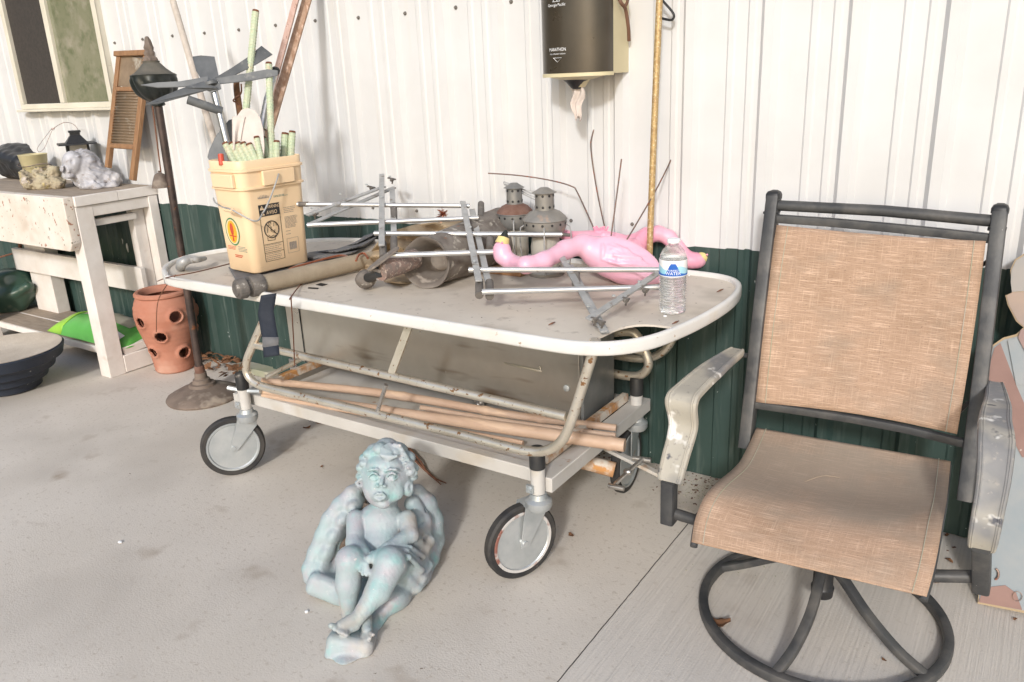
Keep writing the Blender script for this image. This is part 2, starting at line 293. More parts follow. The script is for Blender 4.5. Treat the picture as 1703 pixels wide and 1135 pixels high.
    def build(s, name, m, parent=None, smooth=True, bevel=0, solid=0, angle=40, loc=None, sub=0, weld=True):
        me = bpy.data.meshes.new(name); off = wloc(parent) if parent else (V(loc) if loc is not None else V((0, 0, 0)))
        me.from_pydata([v-off for v in s.v], [], s.f)
        if weld:
            import bmesh
            bm = bmesh.new(); bm.from_mesh(me)
            if not hasattr(s, 'uvs'): bmesh.ops.remove_doubles(bm, verts=bm.verts, dist=1e-5)
            bmesh.ops.recalc_face_normals(bm, faces=bm.faces); bm.to_mesh(me); bm.free()
        if hasattr(s, 'uvs') and len(s.uvs) == len(me.vertices):
            ul = me.uv_layers.new(name='UVMap')
            for l in me.loops: ul.data[l.index].uv = s.uvs[l.vertex_index]
        me.materials.append(M_[m] if isinstance(m, str) else m)
        o = bpy.data.objects.new(name, me); S.collection.objects.link(o)
        if parent: o.parent = parent
        elif loc is not None: o.location = loc
        if smooth: me.shade_smooth(); me.set_sharp_from_angle(angle=R(angle))
        if solid: md = o.modifiers.new('solid', 'SOLIDIFY'); md.thickness = solid; md.offset = 0
        if bevel: md = o.modifiers.new('bevel', 'BEVEL'); md.width = bevel; md.segments = 2; md.limit_method = 'ANGLE'; md.harden_normals = False
        if sub: md = o.modifiers.new('sub', 'SUBSURF'); md.levels = md.render_levels = sub
        return o
def circ(n=10, rx=1, ry=None): return [(rx*cos(2*pi*k/n), (ry or rx)*sin(2*pi*k/n)) for k in range(n)]
def rrect(w, h, r, n=3):
    out = []
    for cx, cy, a in ((w/2-r, h/2-r, 0), (-w/2+r, h/2-r, 90), (-w/2+r, -h/2+r, 180), (w/2-r, -h/2+r, 270)):
        out += [(cx+r*cos(R(a+90*k/n)), cy+r*sin(R(a+90*k/n))) for k in range(n+1)]
    return out
def text(s_, name, m, parent, org, ex, ey, size, align='CENTER', bend=None, off=.0012, depth=.0004, sx=1.0):
    """flat lettering on a surface: org is the middle of the baseline, ex/ey the directions of writing and of its height"""
    cu = bpy.data.curves.new(name, 'FONT'); cu.body = s_; cu.size = size; cu.align_x = align; cu.resolution_u = 3
    tmp = bpy.data.objects.new('tmp', cu); me = bpy.data.meshes.new_from_object(tmp)
    bpy.data.objects.remove(tmp); bpy.data.curves.remove(cu)
    ex, ey = V(ex).normalized(), V(ey).normalized(); nn = ex.cross(ey); off0 = wloc(parent)
    for v in me.vertices:
        x, y = v.co.x*sx, v.co.y
        p = bend(x, y, off) if bend else V(org)+ex*x+ey*y+nn*off
        v.co = p-off0
    me.materials.clear(); me.materials.append(M_[m]); me.name = name
    o = bpy.data.objects.new(name, me); S.collection.objects.link(o); o.parent = parent; return o

# ---------------------------------------------------------------- implicit modelling for organic shapes (surface nets)
class SDF:
    def __init__(s, h, pad=.03): s.h, s.ops, s.pad, s.pts = h, [], pad, []
    def cap(s, a, b, ra, rb=None, k=.01, sub=False):
        a, b = np.array(a, float), np.array(b, float); rb = ra if rb is None else rb
        s.ops.append(('c', a, b, ra, rb, k, sub)); 
        if not sub: s.pts += [a-ra, a+ra, b-rb, b+rb]
        return s
    def chain(s, pts, rs, k=.01, sub=False):
        rs = lerpseq(rs, len(pts))
        for i in range(len(pts)-1): s.cap(pts[i], pts[i+1], rs[i], rs[i+1], k, sub)
        return s
    def ell(s, c, r, ax=None, k=.01, sub=False):
        c = np.array(c, float); A = np.array([list(a) for a in ax]) if ax else np.eye(3)
        s.ops.append(('e', c, np.array(r, float), A, None, k, sub))
        if not sub: m = max(r); s.pts += [c-m, c+m]
        return s
    def box(s, c, r, ax, rd=.006, k=.01):
        c = np.array(c, float); A = np.array([list(a) for a in ax]); s.ops.append(('b', c, np.array(r, float), A, rd, k, False)); m = float(np.linalg.norm(r)); s.pts += [c-m, c+m]; return s
    def clip(s, n, d, k=.004): s.ops.append(('p', np.array(n, float), d, 0, 0, k, True)); return s
    def mesh(s, name, m, parent=None, disp=None, zmin=None, loc=None, smooth=1):
        P = np.array(s.pts); lo = P.min(0)-s.pad; hi = P.max(0)+s.pad
        if zmin is not None: lo[2] = zmin-2*s.h
        n = np.ceil((hi-lo)/s.h).astype(int)+1; n = np.minimum(n, 420)
        gx = [lo[i]+s.h*np.arange(n[i]) for i in range(3)]
        F = np.full(n, 1e3, np.float32)
        for op in s.ops:
            t, k, sub = op[0], op[5], op[6]
            if t == 'p': b = (slice(None),)*3
            else:
                if t == 'c': m0 = np.minimum(op[1]-op[3], op[2]-op[4]); m1 = np.maximum(op[1]+op[3], op[2]+op[4])
                else: mm = op[2].max()*(1.75 if t == 'b' else 1); m0, m1 = op[1]-mm, op[1]+mm
                e = 2.5*k+6*s.h; b = tuple(slice(max(int((m0[i]-e-lo[i])/s.h), 0), max(int((m1[i]+e-lo[i])/s.h)+2, 1)) for i in range(3))
            q = np.stack(np.meshgrid(*[gx[i][b[i]] for i in range(3)], indexing='ij'), -1)
            if q.size == 0: continue
            if t == 'c':
                a, ab = op[1], op[2]-op[1]; hh = np.clip(((q-a)@ab)/max(ab@ab, 1e-9), 0, 1)
                d = np.linalg.norm(q-a-hh[..., None]*ab, axis=-1)-(op[3]+(op[4]-op[3])*hh)
            elif t == 'e':
                l = (q-op[1])@op[3].T; k0 = np.linalg.norm(l/op[2], axis=-1); k1 = np.linalg.norm(l/(op[2]**2), axis=-1)
                d = np.where(k1 > 1e-6, k0*(k0-1)/np.maximum(k1, 1e-6), -op[2].min())
            elif t == 'b':
                l = np.abs((q-op[1])@op[3].T)-(op[2]-op[4]); d = np.linalg.norm(np.maximum(l, 0), axis=-1)+np.minimum(l.max(-1), 0)-op[4]
            else: d = -(q@op[1]-op[2])
            f = F[b]
            if sub:
                g = -d if t != 'p' else d
                hh = np.maximum(k-np.abs(f-g), 0)/k; F[b] = np.maximum(f, g)+hh*hh*k*.25
            else:
                hh = np.maximum(k-np.abs(f-d), 0)/k; F[b] = np.minimum(f, d)-hh*hh*k*.25
        if disp is not None:
            ii = np.argwhere(np.abs(F) < .03); q = np.stack([gx[i][ii[:, i]] for i in range(3)], -1); F[ii[:, 0], ii[:, 1], ii[:, 2]] += disp(q).astype(np.float32)
        if zmin is not None: F = np.maximum(F, (zmin-gx[2])[None, None, :].astype(np.float32))
        v, f = nets(F, lo, s.h)
        mb = MB(); off = np.array(wloc(parent)) if parent else (np.array(loc) if loc is not None else np.zeros(3))
        me = bpy.data.meshes.new(name); me.from_pydata((v-off).tolist(), [], f.tolist()); me.materials.append(M_[m] if isinstance(m, str) else m); me.shade_smooth()
        o = bpy.data.objects.new(name, me); S.collection.objects.link(o)
        if parent: o.parent = parent
        elif loc is not None: o.location = loc
        if smooth: md = o.modifiers.new('smooth', 'SMOOTH'); md.factor = .5; md.iterations = smooth
        return o
def nets(F, lo, h):
    S_ = F < 0; n = np.array(F.shape); c = n-1
    acc = np.zeros((*c, 3), np.float32); cnt = np.zeros(c, np.int32)
    cor = [(i, j, k) for i in (0, 1) for j in (0, 1) for k in (0, 1)]
    sl_ = lambda o: tuple(slice(o[i], o[i]+c[i]) for i in range(3))
    for a in cor:
        for ax in range(3):
            if a[ax]: continue
            b = list(a); b[ax] = 1; fa, fb = F[sl_(a)], F[sl_(b)]; x = (fa < 0) != (fb < 0)
            t = np.where(x, fa/np.where(x, fa-fb, 1), 0)
            for i in range(3): acc[..., i] += np.where(x, a[i]+(t if i == ax else 0), 0)
            cnt += x
    act = cnt > 0; idx = -np.ones(c, np.int64); idx[act] = np.arange(act.sum())
    base = np.argwhere(act); v = lo+h*(base+acc[act]/cnt[act][:, None])
    faces = []
    for ax in range(3):
        a = [slice(None)]*3; b = [slice(None)]*3; a[ax] = slice(0, -1); b[ax] = slice(1, None)
        x = S_[tuple(a)] != S_[tuple(b)]; u, w = [(1, 2), (2, 0), (0, 1)][ax]
        e = np.argwhere(x); e = e[(e[:, u] > 0) & (e[:, w] > 0) & (e[:, u] < n[u]-1) & (e[:, w] < n[w]-1)]
        inside = S_[e[:, 0], e[:, 1], e[:, 2]]
        def g(du, dw): q = e.copy(); q[:, u] -= du; q[:, w] -= dw; return idx[q[:, 0], q[:, 1], q[:, 2]]
        f = np.stack([g(0, 0), g(1, 0), g(1, 1), g(0, 1)], 1); f[~inside] = f[~inside][:, ::-1]; faces.append(f)
    return v, np.concatenate(faces)
def fbm(q, s, seed=0, oct_=3):
    r = np.random.default_rng(seed); out = 0; amp = 1
    for o in range(oct_):
        for _ in range(4):
            d = r.normal(size=3); d /= np.linalg.norm(d); out = out+amp*np.sin(q@d*s*(2**o)*6.28+r.uniform(0, 6.28))/4
        amp *= .5
    return out
CAMAX = (rt, up, -fw)

# ================================================================ THE SETTING
def st(o, kind='structure'): o['kind'] = kind; return o
mb = MB(); mb.grid(lambda u, v: V((-60+100*u, -80+92*v, -.012)), 8, 8); del mb.uvs; st(mb.build('ground', 'grass'))
mb = MB(); mb.box((-14, -4.6, -.1), (5, .06, 0)); st(mb.build('patio_floor', 'concrete', loc=(0, 0, 0)))
# the corrugated wall
wall = thing('metal_wall', 'corrugated metal wall painted white above and dark green below', 'wall', (-3, 0, 0))
cols = []
for k in range(-36, 14):
    e = -.505+.25*k
    cols += [(e+a, b) for a, b in ((-.06, 0), (-.046, .019), (-.016, .019), (0, 0), (.085, 0), (.091, .0045), (.107, .0045), (.113, 0), (.148, 0), (.154, .0045), (.17, .0045), (.176, 0))]
jit = [.868+.004*sin(i*.21)+random.uniform(-.0015, .0015) for i in range(len(cols))]
def strip(zs):
    mb = MB(); n = len(zs[0]) if 0 else 0
    vs = []; fs = []; m = len(zs)
    for i, (x, h) in enumerate(cols):
        for z in zs: vs.append(V((x, -h, z if not callable(z) else z(i))))
    for i in range(len(cols)-1):
        for j in range(m-1): fs.append((i*m+j, (i+1)*m+j, (i+1)*m+j+1, i*m+j+1))
    return mb.add(vs, fs)
strip([lambda i: jit[i], 1.4, 2.2, 3.1]).build('siding', 'siding', wall, angle=20)
strip([0.003, .4, lambda i: jit[i]]).build('painted_skirt', 'green', wall, angle=20)
mb = MB(); mb.box((-9.6, .004, -.05), (2.9, .1, 3.1)); mb.build('wall_backing', 'dark', wall)
for x, z, w, l in [(-3.79, .83, .010, .05), (-3.775, .70, .011, .13), (-3.78, .79, .008, .03), (-4.52, .60, .018, .10), (-4.47, .585, .010, .055), (-.758, .80, .006, .06), (-.752, .70, .005, .09), (-.755, .60, .006, .04)]:
    mb = MB(); mb.poly([(x+w*cos(a)*(1 if sin(a) > 0 else .6)*random.uniform(.8, 1.2), -.0215 if 0 else -.004, z+l/2*sin(a)) for a in [2*pi*i/11 for i in range(11)]], .004); mb.build('paint_chip', 'siding', wall)
scr0 = None
for z, off, xs in ((1.70, -.008, range(-18, 10)), (.922, -.02, range(-10, 8))):
    for k in xs:
        x = -.505+.25*k-.012
        if z < 1 and k % 4 == 2: continue
        if scr0 is None:
            mb = MB(); mb.lathe([(0, .012), (.006, .0115), (.0068, .006), (.010, .004), (.0105, 0), (0, 0)], (0, 0, 0), (0, -1, 0), 10)
            scr0 = mb.build('screw', 'capend', None); o = scr0
        else: o = scr0.copy(); S.collection.objects.link(o)
        o.parent = wall; o.scale = (.72,)*3 if z > 1 else (.65,)*3; o.location = V((x+.045-.02*(z < 1), 0, z+random.uniform(-.004, .004)))-wall.location
# window: two sashes in a vinyl frame standing proud of the siding
win = MB()
xl, xr, zb, zt, ym = -5.235, -4.265, 1.375, 2.32, -.035
fw_ = .036
for lo, hi in (((xl, -.05, zb), (xr, -.004, zb+.03)), ((xl, -.05, zt-.03), (xr, -.004, zt)), ((xl, -.05, zb+.03), (xl+fw_, -.004, zt-.03)), ((xr-fw_, -.05, zb+.03), (xr, -.004, zt-.03)), ((-4.80, -.044, zb+.03), (-4.755, -.006, zt-.03))): win.box(lo, hi)
wf = win.build('window', 'frame', wall, bevel=.003)
mb = MB(); mb.box((xl-.015, -.075, zb-.014), (xr+.015, -.003, zb)); mb.build('sill', 'frame', wf, bevel=.003)
mb = MB(); mb.box((xl+fw_, -.028, zb+.03), (-4.80, -.022, zt-.03)); mb.build('insect_screen', 'screen', wf)
mb = MB(); mb.box((-4.755, -.026, zb+.03), (xr-fw_, -.018, zt-.03)); mb.build('pane', 'pane', wf)
# woods across the yard (seen only as a reflection in the pane and the metal)
mb = MB(); g = np.random.default_rng(3)
for tx, ty, tr, th in [(-15, -7, 2.6, 6), (-18, -11, 3, 7), (-13, -13, 2.6, 6.5), (-21, -6, 3, 7.5), (-20, -16, 3, 8)]:
    mb.tube([(tx, ty, 0), (tx+.2, ty, th*.5)], [.22, .1], 6)
    for _ in range(900):
        d = g.normal(size=3); d /= np.linalg.norm(d); p = V((tx, ty, th*.6))+V(d*g.uniform(.5, 1)*np.array([tr, tr, th*.42])); a = V(g.normal(size=3))*.22; b = V(g.normal(size=3))*.2
        mb.add([p-a, p+b, p+a, p-b], [(0, 1, 2, 3)])
o = mb.build('woods', 'leafy', smooth=False, weld=False); st(o, 'stuff')

# ================================================================ POTTING BENCH
BX, BZ = -4.055, .965
bench = thing('potting_bench', 'weathered white wooden potting bench with deep front board beneath the window', 'bench', (-4.7, -.26, 0))
def bpart(name, boxes, m='whitepaint', bev=.003, par=bench):
    mb = MB()
    for lo, hi in boxes: mb.box(lo, hi)
    return mb.build(name, m, par, bevel=bev)
bpart('tabletop', [((-5.55, -.475, BZ-.018), (BX-.022, -.30, BZ)), ((-5.55, -.296, BZ-.019), (BX-.022, -.16, BZ-.001)), ((-5.55, -.156, BZ-.018), (BX-.022, -.025, BZ))], 'oldwood')
mb = MB(); mb.poly([(x, -.50, z) for x, z in ((-5.55, .70), (BX-.045, .695), (BX-.012, .735), (BX-.012, BZ+.002), (-5.55, BZ+.002))], .05); mb.build('front_board', 'chippaint', bench, bevel=.004)
bpart('side_trim', [((BX-.021, -.474, BZ-.05), (BX+.002, -.245, BZ+.001)), ((BX-.021, -.244, BZ-.05), (BX+.001, -.01, BZ))])
bpart('cleat', [((BX-.05, -.40, .855), (BX-.01, -.075, .912))])
bpart('cleat', [((BX-.07, -.38, .80), (BX-.035, -.14, .835))])
bpart('leg', [((BX-.10, -.474, .0), (BX-.008, -.385, BZ-.052))])
bpart('leg', [((BX-.085, -.075, .0), (BX-.002, -.022, BZ-.052))])
bpart('leg', [((BX-.12, -.145, .40), (BX-.066, -.078, BZ-.052))])
bpart('leg', [((-5.45, -.12, 0), (-5.20, -.04, BZ-.02))])
bpart('leg', [((-5.5, -.474, 0), (-5.40, -.385, BZ-.02))])
bpart('rail', [((-5.50, -.175, .395), (BX-.04, -.146, .535))])
bpart('side_board', [((BX-.055, -.384, .004), (BX-.005, -.076, .10))])
bpart('shelf_board', [((-5.6, -.385, .10), (BX-.06, -.225, .122))], 'oldwood')
bpart('shelf_board', [((-5.6, -.215, .102), (BX-.06, -.05, .124))], 'oldwood')
bpart('shelf_edge', [((-5.6, -.40, .085), (BX-.105, -.386, .122))])
bpart('shelf_edge', [((-5.6, -.224, .118), (BX-.09, -.216, .1235))])
def one(name, label, cat, mb, m, loc, group=None, **k): return tag(mb.build(name, m, loc=loc, **k), label, cat, group)
mb = MB(); mb.obox((BX-.045, -.27, .124), frm((.03, 1, .07)), (.03, .022, .1)); one('wood_offcut', 'white painted offcut of wood lying on the side board of the bench', 'wood', mb, 'whitepaint', (BX-.045, -.27, .10), bevel=.004)

# things on the bench top
def lump(name, label, cat, m, c, r, h, seed, parts=(), loc=None, amp=.012, s=9, zmin=None):
    s_ = SDF(h); s_.ell(c, r, k=.02)
    for p in parts: s_.ell(p[0], p[1], k=.025)
    o = s_.mesh(name, m, disp=lambda q: amp*fbm(q, s, seed, 3), zmin=zmin, loc=loc); return tag(o, label, cat)
c = Z(12, 300, BZ); lump('garden_stone', 'black wrinkled stone lying at the left end of the bench top', 'stone', 'blackrock', c+V((-.04, .10, .10)), (.23, .12, .115), .007, 3, [(c+V((.12, .08, .07)), (.14, .09, .09))], loc=c, zmin=BZ, amp=.020, s=5)
c = Z(74, 316, BZ)+V((0, .045, 0))
s_ = SDF(.004); 
for px, py, r in ((50, 298, .055), (64, 303, .058), (80, 300, .062), (95, 302, .055), (62, 284, .038), (88, 282, .044), (42, 290, .036), (72, 290, .05)): r *= .9; s_.ell(D(px, py+3, dep(c)), (r, r*.9, r*.75), k=.012)
tag(s_.mesh('seashell_rock', 'rock', disp=lambda q: .016*fbm(q, 13, 5, 4), zmin=BZ, loc=c), 'yellowish knobbly rock on the bench in front of the cream pail', 'rock')
# cream pail
c = Z(64, 303, BZ); r_ = 21*dep(c)/FPX
pail = thing('small_pail', 'small cream metal pail with wire handle between black stone and rock', 'pail', c)
Hh = 43*dep(c)/FPX*1.02
mb = MB(); mb.lathe([(0, .001), (r_*.72, 0), (r_*.74, .004), (r_*1.02, Hh), (r_*1.06, Hh+.003), (r_*1.04, Hh+.006), (r_*.99, Hh), (r_*.7, .006), (0, .006)], c); mb.build('body', 'creampot', pail)
mb = MB(); mb.tube(smoothpath([c+V((-r_, 0, Hh*.82)), c+V((-r_*.4, -r_*1.1, Hh*.68)), c+V((r_*.6, -r_*1.1, Hh*.62)), c+V((r_*1.5, -r_*.2, Hh*.70)), c+V((r_*2, r_*.2, Hh*.66)), c+V((r_*1.6, r_*.3, Hh*.58)), c+V((r_*.9, -.2*r_, Hh*.55))]), .0025, 6); mb.build('handle', 'pole', pail)
# lion
lc = Z(160, 314, BZ); dl = dep(lc)+.03
s_ = SDF(.0035)
L_ = lambda x, y, dd=0: D(x, y, dl+dd); px2 = dl/FPX
s_.ell(L_(142, 282), (25*px2, 27*px2, 33*px2), k=.02).ell(L_(155, 295, .02), (24*px2, 26*px2, 24*px2), k=.02)
s_.ell(L_(122, 272, -.075), (15*px2, 17*px2, 20*px2), k=.008).ell(L_(111, 282, -.10), (10*px2, 10*px2, 7*px2), k=.008).ell(L_(115, 293, -.085), (8*px2, 8*px2, 4.5*px2), k=.005).ell(L_(106, 278, -.12), (4.5*px2, 5*px2, 3*px2), k=.004)
s_.ell(L_(122, 268, -.135), (8*px2, 5*px2, 8*px2), k=.004, sub=True).ell(L_(111, 289, -.12), (10*px2, 2.5*px2, 12*px2), k=.003, sub=True).ell(L_(127, 260, -.09), (8*px2, 5*px2, 2*px2), k=.004)
s_.ell(L_(184, 300, .05), (19*px2, 16*px2, 15*px2), k=.02).cap(L_(140, 308, -.03), L_(163, 311, -.04), 8*px2, 7*px2, k=.01).cap(L_(165, 312, -.01), L_(190, 308, 0), 7*px2, 6*px2, k=.01)
def mane(q):
    u = (q-np.array(L_(118, 274, -.08))); r = np.linalg.norm(u, axis=-1); th = np.arctan2(u@np.array(up), u@np.array(rt)); n1 = fbm(q, 9, 4, 2)
    w = np.clip((r-.07)/.03, 0, 1); return w*(.003*np.sin(th*26+3*n1+r*40)+.0025*np.sin(r*110+th*4+4*n1)+.002*fbm(q, 22, 9, 2))+(1-w)*.001*fbm(q, 30, 2, 2)
tag(s_.mesh('lion_figurine', 'lion', disp=mane, zmin=BZ, loc=lc), 'silvery grey lion figurine lying at the corner of the bench', 'figurine')
# small grey tube behind the lion
a, b = Z(176, 296, BZ+.03)+V((0, .1, 0)), Z(205, 294, BZ+.03)+V((0, .05, 0)); mb = MB(); mb.tube([a, (a*2+b)/3, b, b+(b-a)*.08], [.024, .026, .028, .02], 14)
for t in np.linspace(.05, .95, 9): mb.tube([a.lerp(b, t), a.lerp(b, t+.03)], [.03, .03], 14)
one('coiled_rope', 'short coil of dark grey ribbed hose lying behind the lion', 'hose', mb, 'strut', a-V((0, 0, .03)))
# black bird-feeder style lantern
c = V((Y(138, 290, -.13).x, -.13, BZ)); dl = dep(c); k_ = dl/FPX
lan = thing('hanging_lantern', 'black square lantern with hipped roof and wire loop behind the lion', 'lantern', c)
zz = lambda y: D(138, y, dl).z
def sqr(r, ang=20): return [(r*cos(R(ang+90*i)), r*sin(R(ang+90*i))) for i in range(4)]
def frust(mb, c, r1, z1, r2, z2, ang=20):
    v = [V((c.x+p[0], c.y+p[1], z1)) for p in sqr(r1, ang)]+[V((c.x+p[0], c.y+p[1], z2)) for p in sqr(r2, ang)]
    return mb.add(v, [(3, 2, 1, 0), (4, 5, 6, 7)]+[(i, (i+1) % 4, (i+1) % 4+4, i+4) for i in range(4)])
zt = zz(236)
mb = MB(); frust(mb, c, .135, zt-.008, .132, zt); frust(mb, c, .078, zt+.0005, .035, zt+.042); frust(mb, c, .035, zt+.0425, .035, zt+.055); frust(mb, c, .042, zt+.0555, .042, zt+.066); mb.build('roof', 'dark', lan, smooth=False)
mb = MB()
for p in sqr(.072): mb.bar((c.x+p[0], c.y+p[1], BZ), (c.x+p[0]*.98, c.y+p[1]*.98, zt-.008), .009, .009)
frust(mb, c, .08, BZ, .08, BZ+.012); mb.build('frame', 'dark', lan, smooth=False)
mb = MB(); frust(mb, c, .064, BZ+.013, .064, zt-.009); mb.build('pane', 'glassdusty', lan, smooth=False)
mb = MB(); mb.lathe([(0, 0), (.03, 0), (.03, .1), (.0, .1)], (c.x, c.y, BZ+.014), seg=14); mb.build('candle', 'leaf', lan)
P_ = lambda x, y: D(x, y, dl)
mb = MB(); mb.tube(smoothpath([P_(131, 221), P_(128, 213), P_(120, 206), P_(108, 204), P_(98, 208), P_(89, 214), P_(85, 216)]), .0016, 6); mb.tube(smoothpath([P_(87, 213), P_(80, 222), P_(68, 238), P_(62, 248), P_(66, 253), P_(74, 246), P_(82, 228), P_(88, 215), P_(91, 213), P_(89, 217)]), .0013, 6); mb.build('hanging_wire', 'wire', lan)
# washboard leaning on the wall
A, B_, C_, Dd = Z(177, 277, BZ)+V((0, 0, 0)), Z(223, 303, BZ), V((-3.76, -.03, 1.64)), V((-4.05, -.03, 1.64))
A = V((-4.235, -.10, BZ)); B_ = V((-3.975, -.10, BZ)); 
def wall_lean(px, py, bot_y=-.19, zb=BZ, top_y=-.035, zt=1.62):   # ray against the leaning plane
    n = V((0, zt-zb, -(top_y-bot_y))).normalized(); p0 = V((0, bot_y, zb)); d = ray(px, py); t = (p0-CAM).dot(n)/d.dot(n); return CAM+d*t
wb = thing('washboard', 'old wooden washboard with ribbed panel leaning on wall above the bench', 'washboard', wall_lean(200, 295))
w = lambda x, y: wall_lean(x, y)
tl, tr, bl, br = w(197, 92), w(249, 90), w(177, 279), w(223, 303)
nrm = (tr-tl).cross(bl-tl).normalized()
if nrm.y > 0: nrm = -nrm
ux = (tr-tl).normalized(); uz = (tl-bl).normalized()
wdt = ((tr-tl).length+(br-bl).length)/2
ul = (tl-bl).length; bl2 = bl; br2 = bl+ux*wdt
Pb = lambda a, b: bl2+ux*(a*wdt)+uz*(b*ul)
br2 = Pb(1, 0)
mb = MB(); mb.bar(Pb(.06, 0), Pb(.06, 1), .032, .025, nrm); mb.build('side_rail', 'washwood', wb, bevel=.003)
mb = MB(); mb.bar(Pb(.94, -.09), Pb(.94, 1), .034, .025, nrm); mb.build('side_rail', 'washwood', wb, bevel=.003)
mb = MB(); mb.bar(Pb(-.03, 1.005)+nrm*.004, Pb(1.03, 1.005)+nrm*.004, .026, .04, nrm); mb.build('top_rail', 'washwood', wb, bevel=.003)
mb = MB(); mb.bar(Pb(.12, .70)+nrm*.004, Pb(.88, .70)+nrm*.004, .022, .022, nrm); mb.build('cross_rail', 'washwood', wb, bevel=.003)
mb = MB(); mb.bar(Pb(.12, .20)+nrm*.004, Pb(.88, .20)+nrm*.004, .026, .022, nrm); mb.build('cross_rail', 'washwood', wb, bevel=.006)
mb = MB(); mb.bar(Pb(.5, .71), Pb(.5, .98), wdt*.8, .006, nrm); mb.build('soap_panel', 'washpanel', wb)
mb = MB(); mb.grid(lambda u, v: Pb(.1+.8*u, .21+.48*v)+nrm*(.004+.0045*sin(v*2*pi*19)), 2, 190); del mb.uvs; mb.build('ribbed_panel', 'washpanel', wb, solid=.002)

# things around the bench
# green ceramic
c = V((-5.50, -.20, .124)); k_ = dep(c)/FPX
s_ = SDF(.007); s_.ell(D(14, 485, dep(c)), (48*k_, 40*k_, 30*k_), ax=(rt*.93+up*.36, up*.93-rt*.36, fw), k=.02).ell(D(-5, 505, dep(c)), (30*k_, 25*k_, 20*k_), k=.03).cap(D(20, 495, dep(c)-.08), D(45, 475, dep(c)-.08), .02, .03, k=.02)
def frogd(q): return .006*fbm(q, 4, 8, 2)+.010*np.sin((q@np.array(up*.93-rt*.36))*46)
tag(s_.mesh('garden_planter', 'frog', disp=frogd, zmin=.1245, loc=c), 'dark green glazed ceramic melon on the lower shelf of the bench', 'ornament')
mb = MB(); mb.tube(smoothpath([Y(0, 428, -.08), Y(28, 420, -.08), Y(45, 415, -.08)]), .006, 8); mb.tube([Y(33, 402, -.085), Y(36, 450, -.085)], .012, 8); one('garden_stake', 'brown stick tied across a stake behind the green ornament', 'stick', mb, 'twig', Y(36, 450, -.085))
# bag of seed on the shelf
c = V((-4.42, -.235, .125))
bagr = thing('seed_bag', 'bright green plastic bag of grass seed lying on the bench shelf', 'bag', c)
def bagf(u, v, top=True):
    a, b = (u-.5)*2, (v-.5)*2; e = max(0, (1-abs(a)**3)*(1-abs(b)**3)); th = .075*e**.55
    x = -4.80+.72*u; y = -.385+.29*v
    z = .1275+.034+(th if top else -.033*min(1, e**.5*1.2)) - .03*(1-e**.5)
    return V((x+.012*sin(v*9), y+.02*sin(u*7)*(1-abs(b)), max(z+.004*sin(u*23+v*11)*e, .1255)))
mb = MB(); mb.grid(lambda u, v: bagf(u, v), 34, 20); k0 = len(mb.v); mb.grid(lambda u, v: bagf(u, v, False), 34, 20); del mb.uvs
mb.build('body', 'bag', bagr)
mb = MB(); mb.grid(lambda u, v: bagf(.0+.17*u, v)+V((-.03*(1-u), 0, .003+.03*(1-u)*v)), 8, 18); del mb.uvs; mb.build('end_flap', 'lime', bagr, solid=.001)
mb = MB(); mb.grid(lambda u, v: bagf(.22+.68*u, .42+.5*v)+V((0, 0, .0035)), 14, 10); del mb.uvs; mb.build('dusty_top', 'dusty', bagr)
mb = MB(); mb.grid(lambda u, v: bagf(.83+.10*u, .06+.16*v)+V((.002, -.003, .002)), 5, 5); del mb.uvs; mb.build('label_panel', 'white', bagr)
for i, wd in enumerate(('start', 'garden')):
    text(wd, 'lettering', 'white', bagr, (0, 0, 0), (1, 0, 0), (0, 0, 1), .03, bend=lambda x, y, o, i=i: bagf(.67+x*1.9, .15+.12*(1-i)+y*2.2)+V((0, -.003, .003)))
# dark blue bowl
c = V((-4.80, -.66, 0)); c = Z(18, 640, 0); c = Z(2, 580, .22); c.z = 0
BWS = .86
bw = thing('planter_bowl', 'wide dark blue footed planter bowl filled with sand at left edge', 'planter', c)
mb = MB(); mb.lathe([(0, .0), (.15, 0), (.172, .012), (.176, .04), (.182, .052), (.215, .066), (.222, .095), (.230, .108), (.264, .122), (.272, .150), (.282, .165), (.318, .185), (.328, .22), (.335, .245), (.325, .252), (.318, .245), (.25, .15), (0, .12)], c, seg=48); mb.v = [c+(v-c)*BWS for v in mb.v]; mb.build('body', 'bowl', bw)
mb = MB(); mb.lathe([(0, .205), (.15, .210), (.26, .225), (.312, .2535), (.324, .2545), (.31, .236), (.2, .18), (0, .17)], c, seg=48); mb.v = [c+(v-c)*BWS for v in mb.v]; mb.build('sand_fill', 'sand', bw)
# terracotta strawberry pot
ct = V((-3.885, -.205, 0))
pot = thing('strawberry_pot', 'terracotta strawberry pot with round pockets standing by the bench', 'planter', ct)
PR = [(.0, 0), (.095, 0), (.102, .01), (.105, .05), (.115, .12), (.133, .19), (.152, .26), (.159, .32), (.155, .365), (.140, .405), (.124, .428)]
def prad(z): return float(np.interp(z, [p[1] for p in PR[1:]], [p[0] for p in PR[1:]]))
holes = []
def hole_at(px, py):
    d = ray(px, py); best = None
    for t in np.arange(3, 5.5, .004):
        p = CAM+d*t; q = p-ct
        if 0 < q.z < .42 and math.hypot(q.x, q.y) < prad(q.z): return math.atan2(q.y, q.x), q.z
    return None
for px, py, r in ((292, 527, .034), (235, 537, .031), (268, 561, .031), (257, 586, .028), (306, 586, .033)):
    h_ = hole_at(px, py)
    if h_: holes.append((h_[0], h_[1], r))
for a_, z_ in ((1.3, .30), (.75, .2)): holes.append((a_, z_, .03))
NS, NZ = 150, 80; mb = MB(); zs = np.linspace(.0, .422, NZ); keep = {}
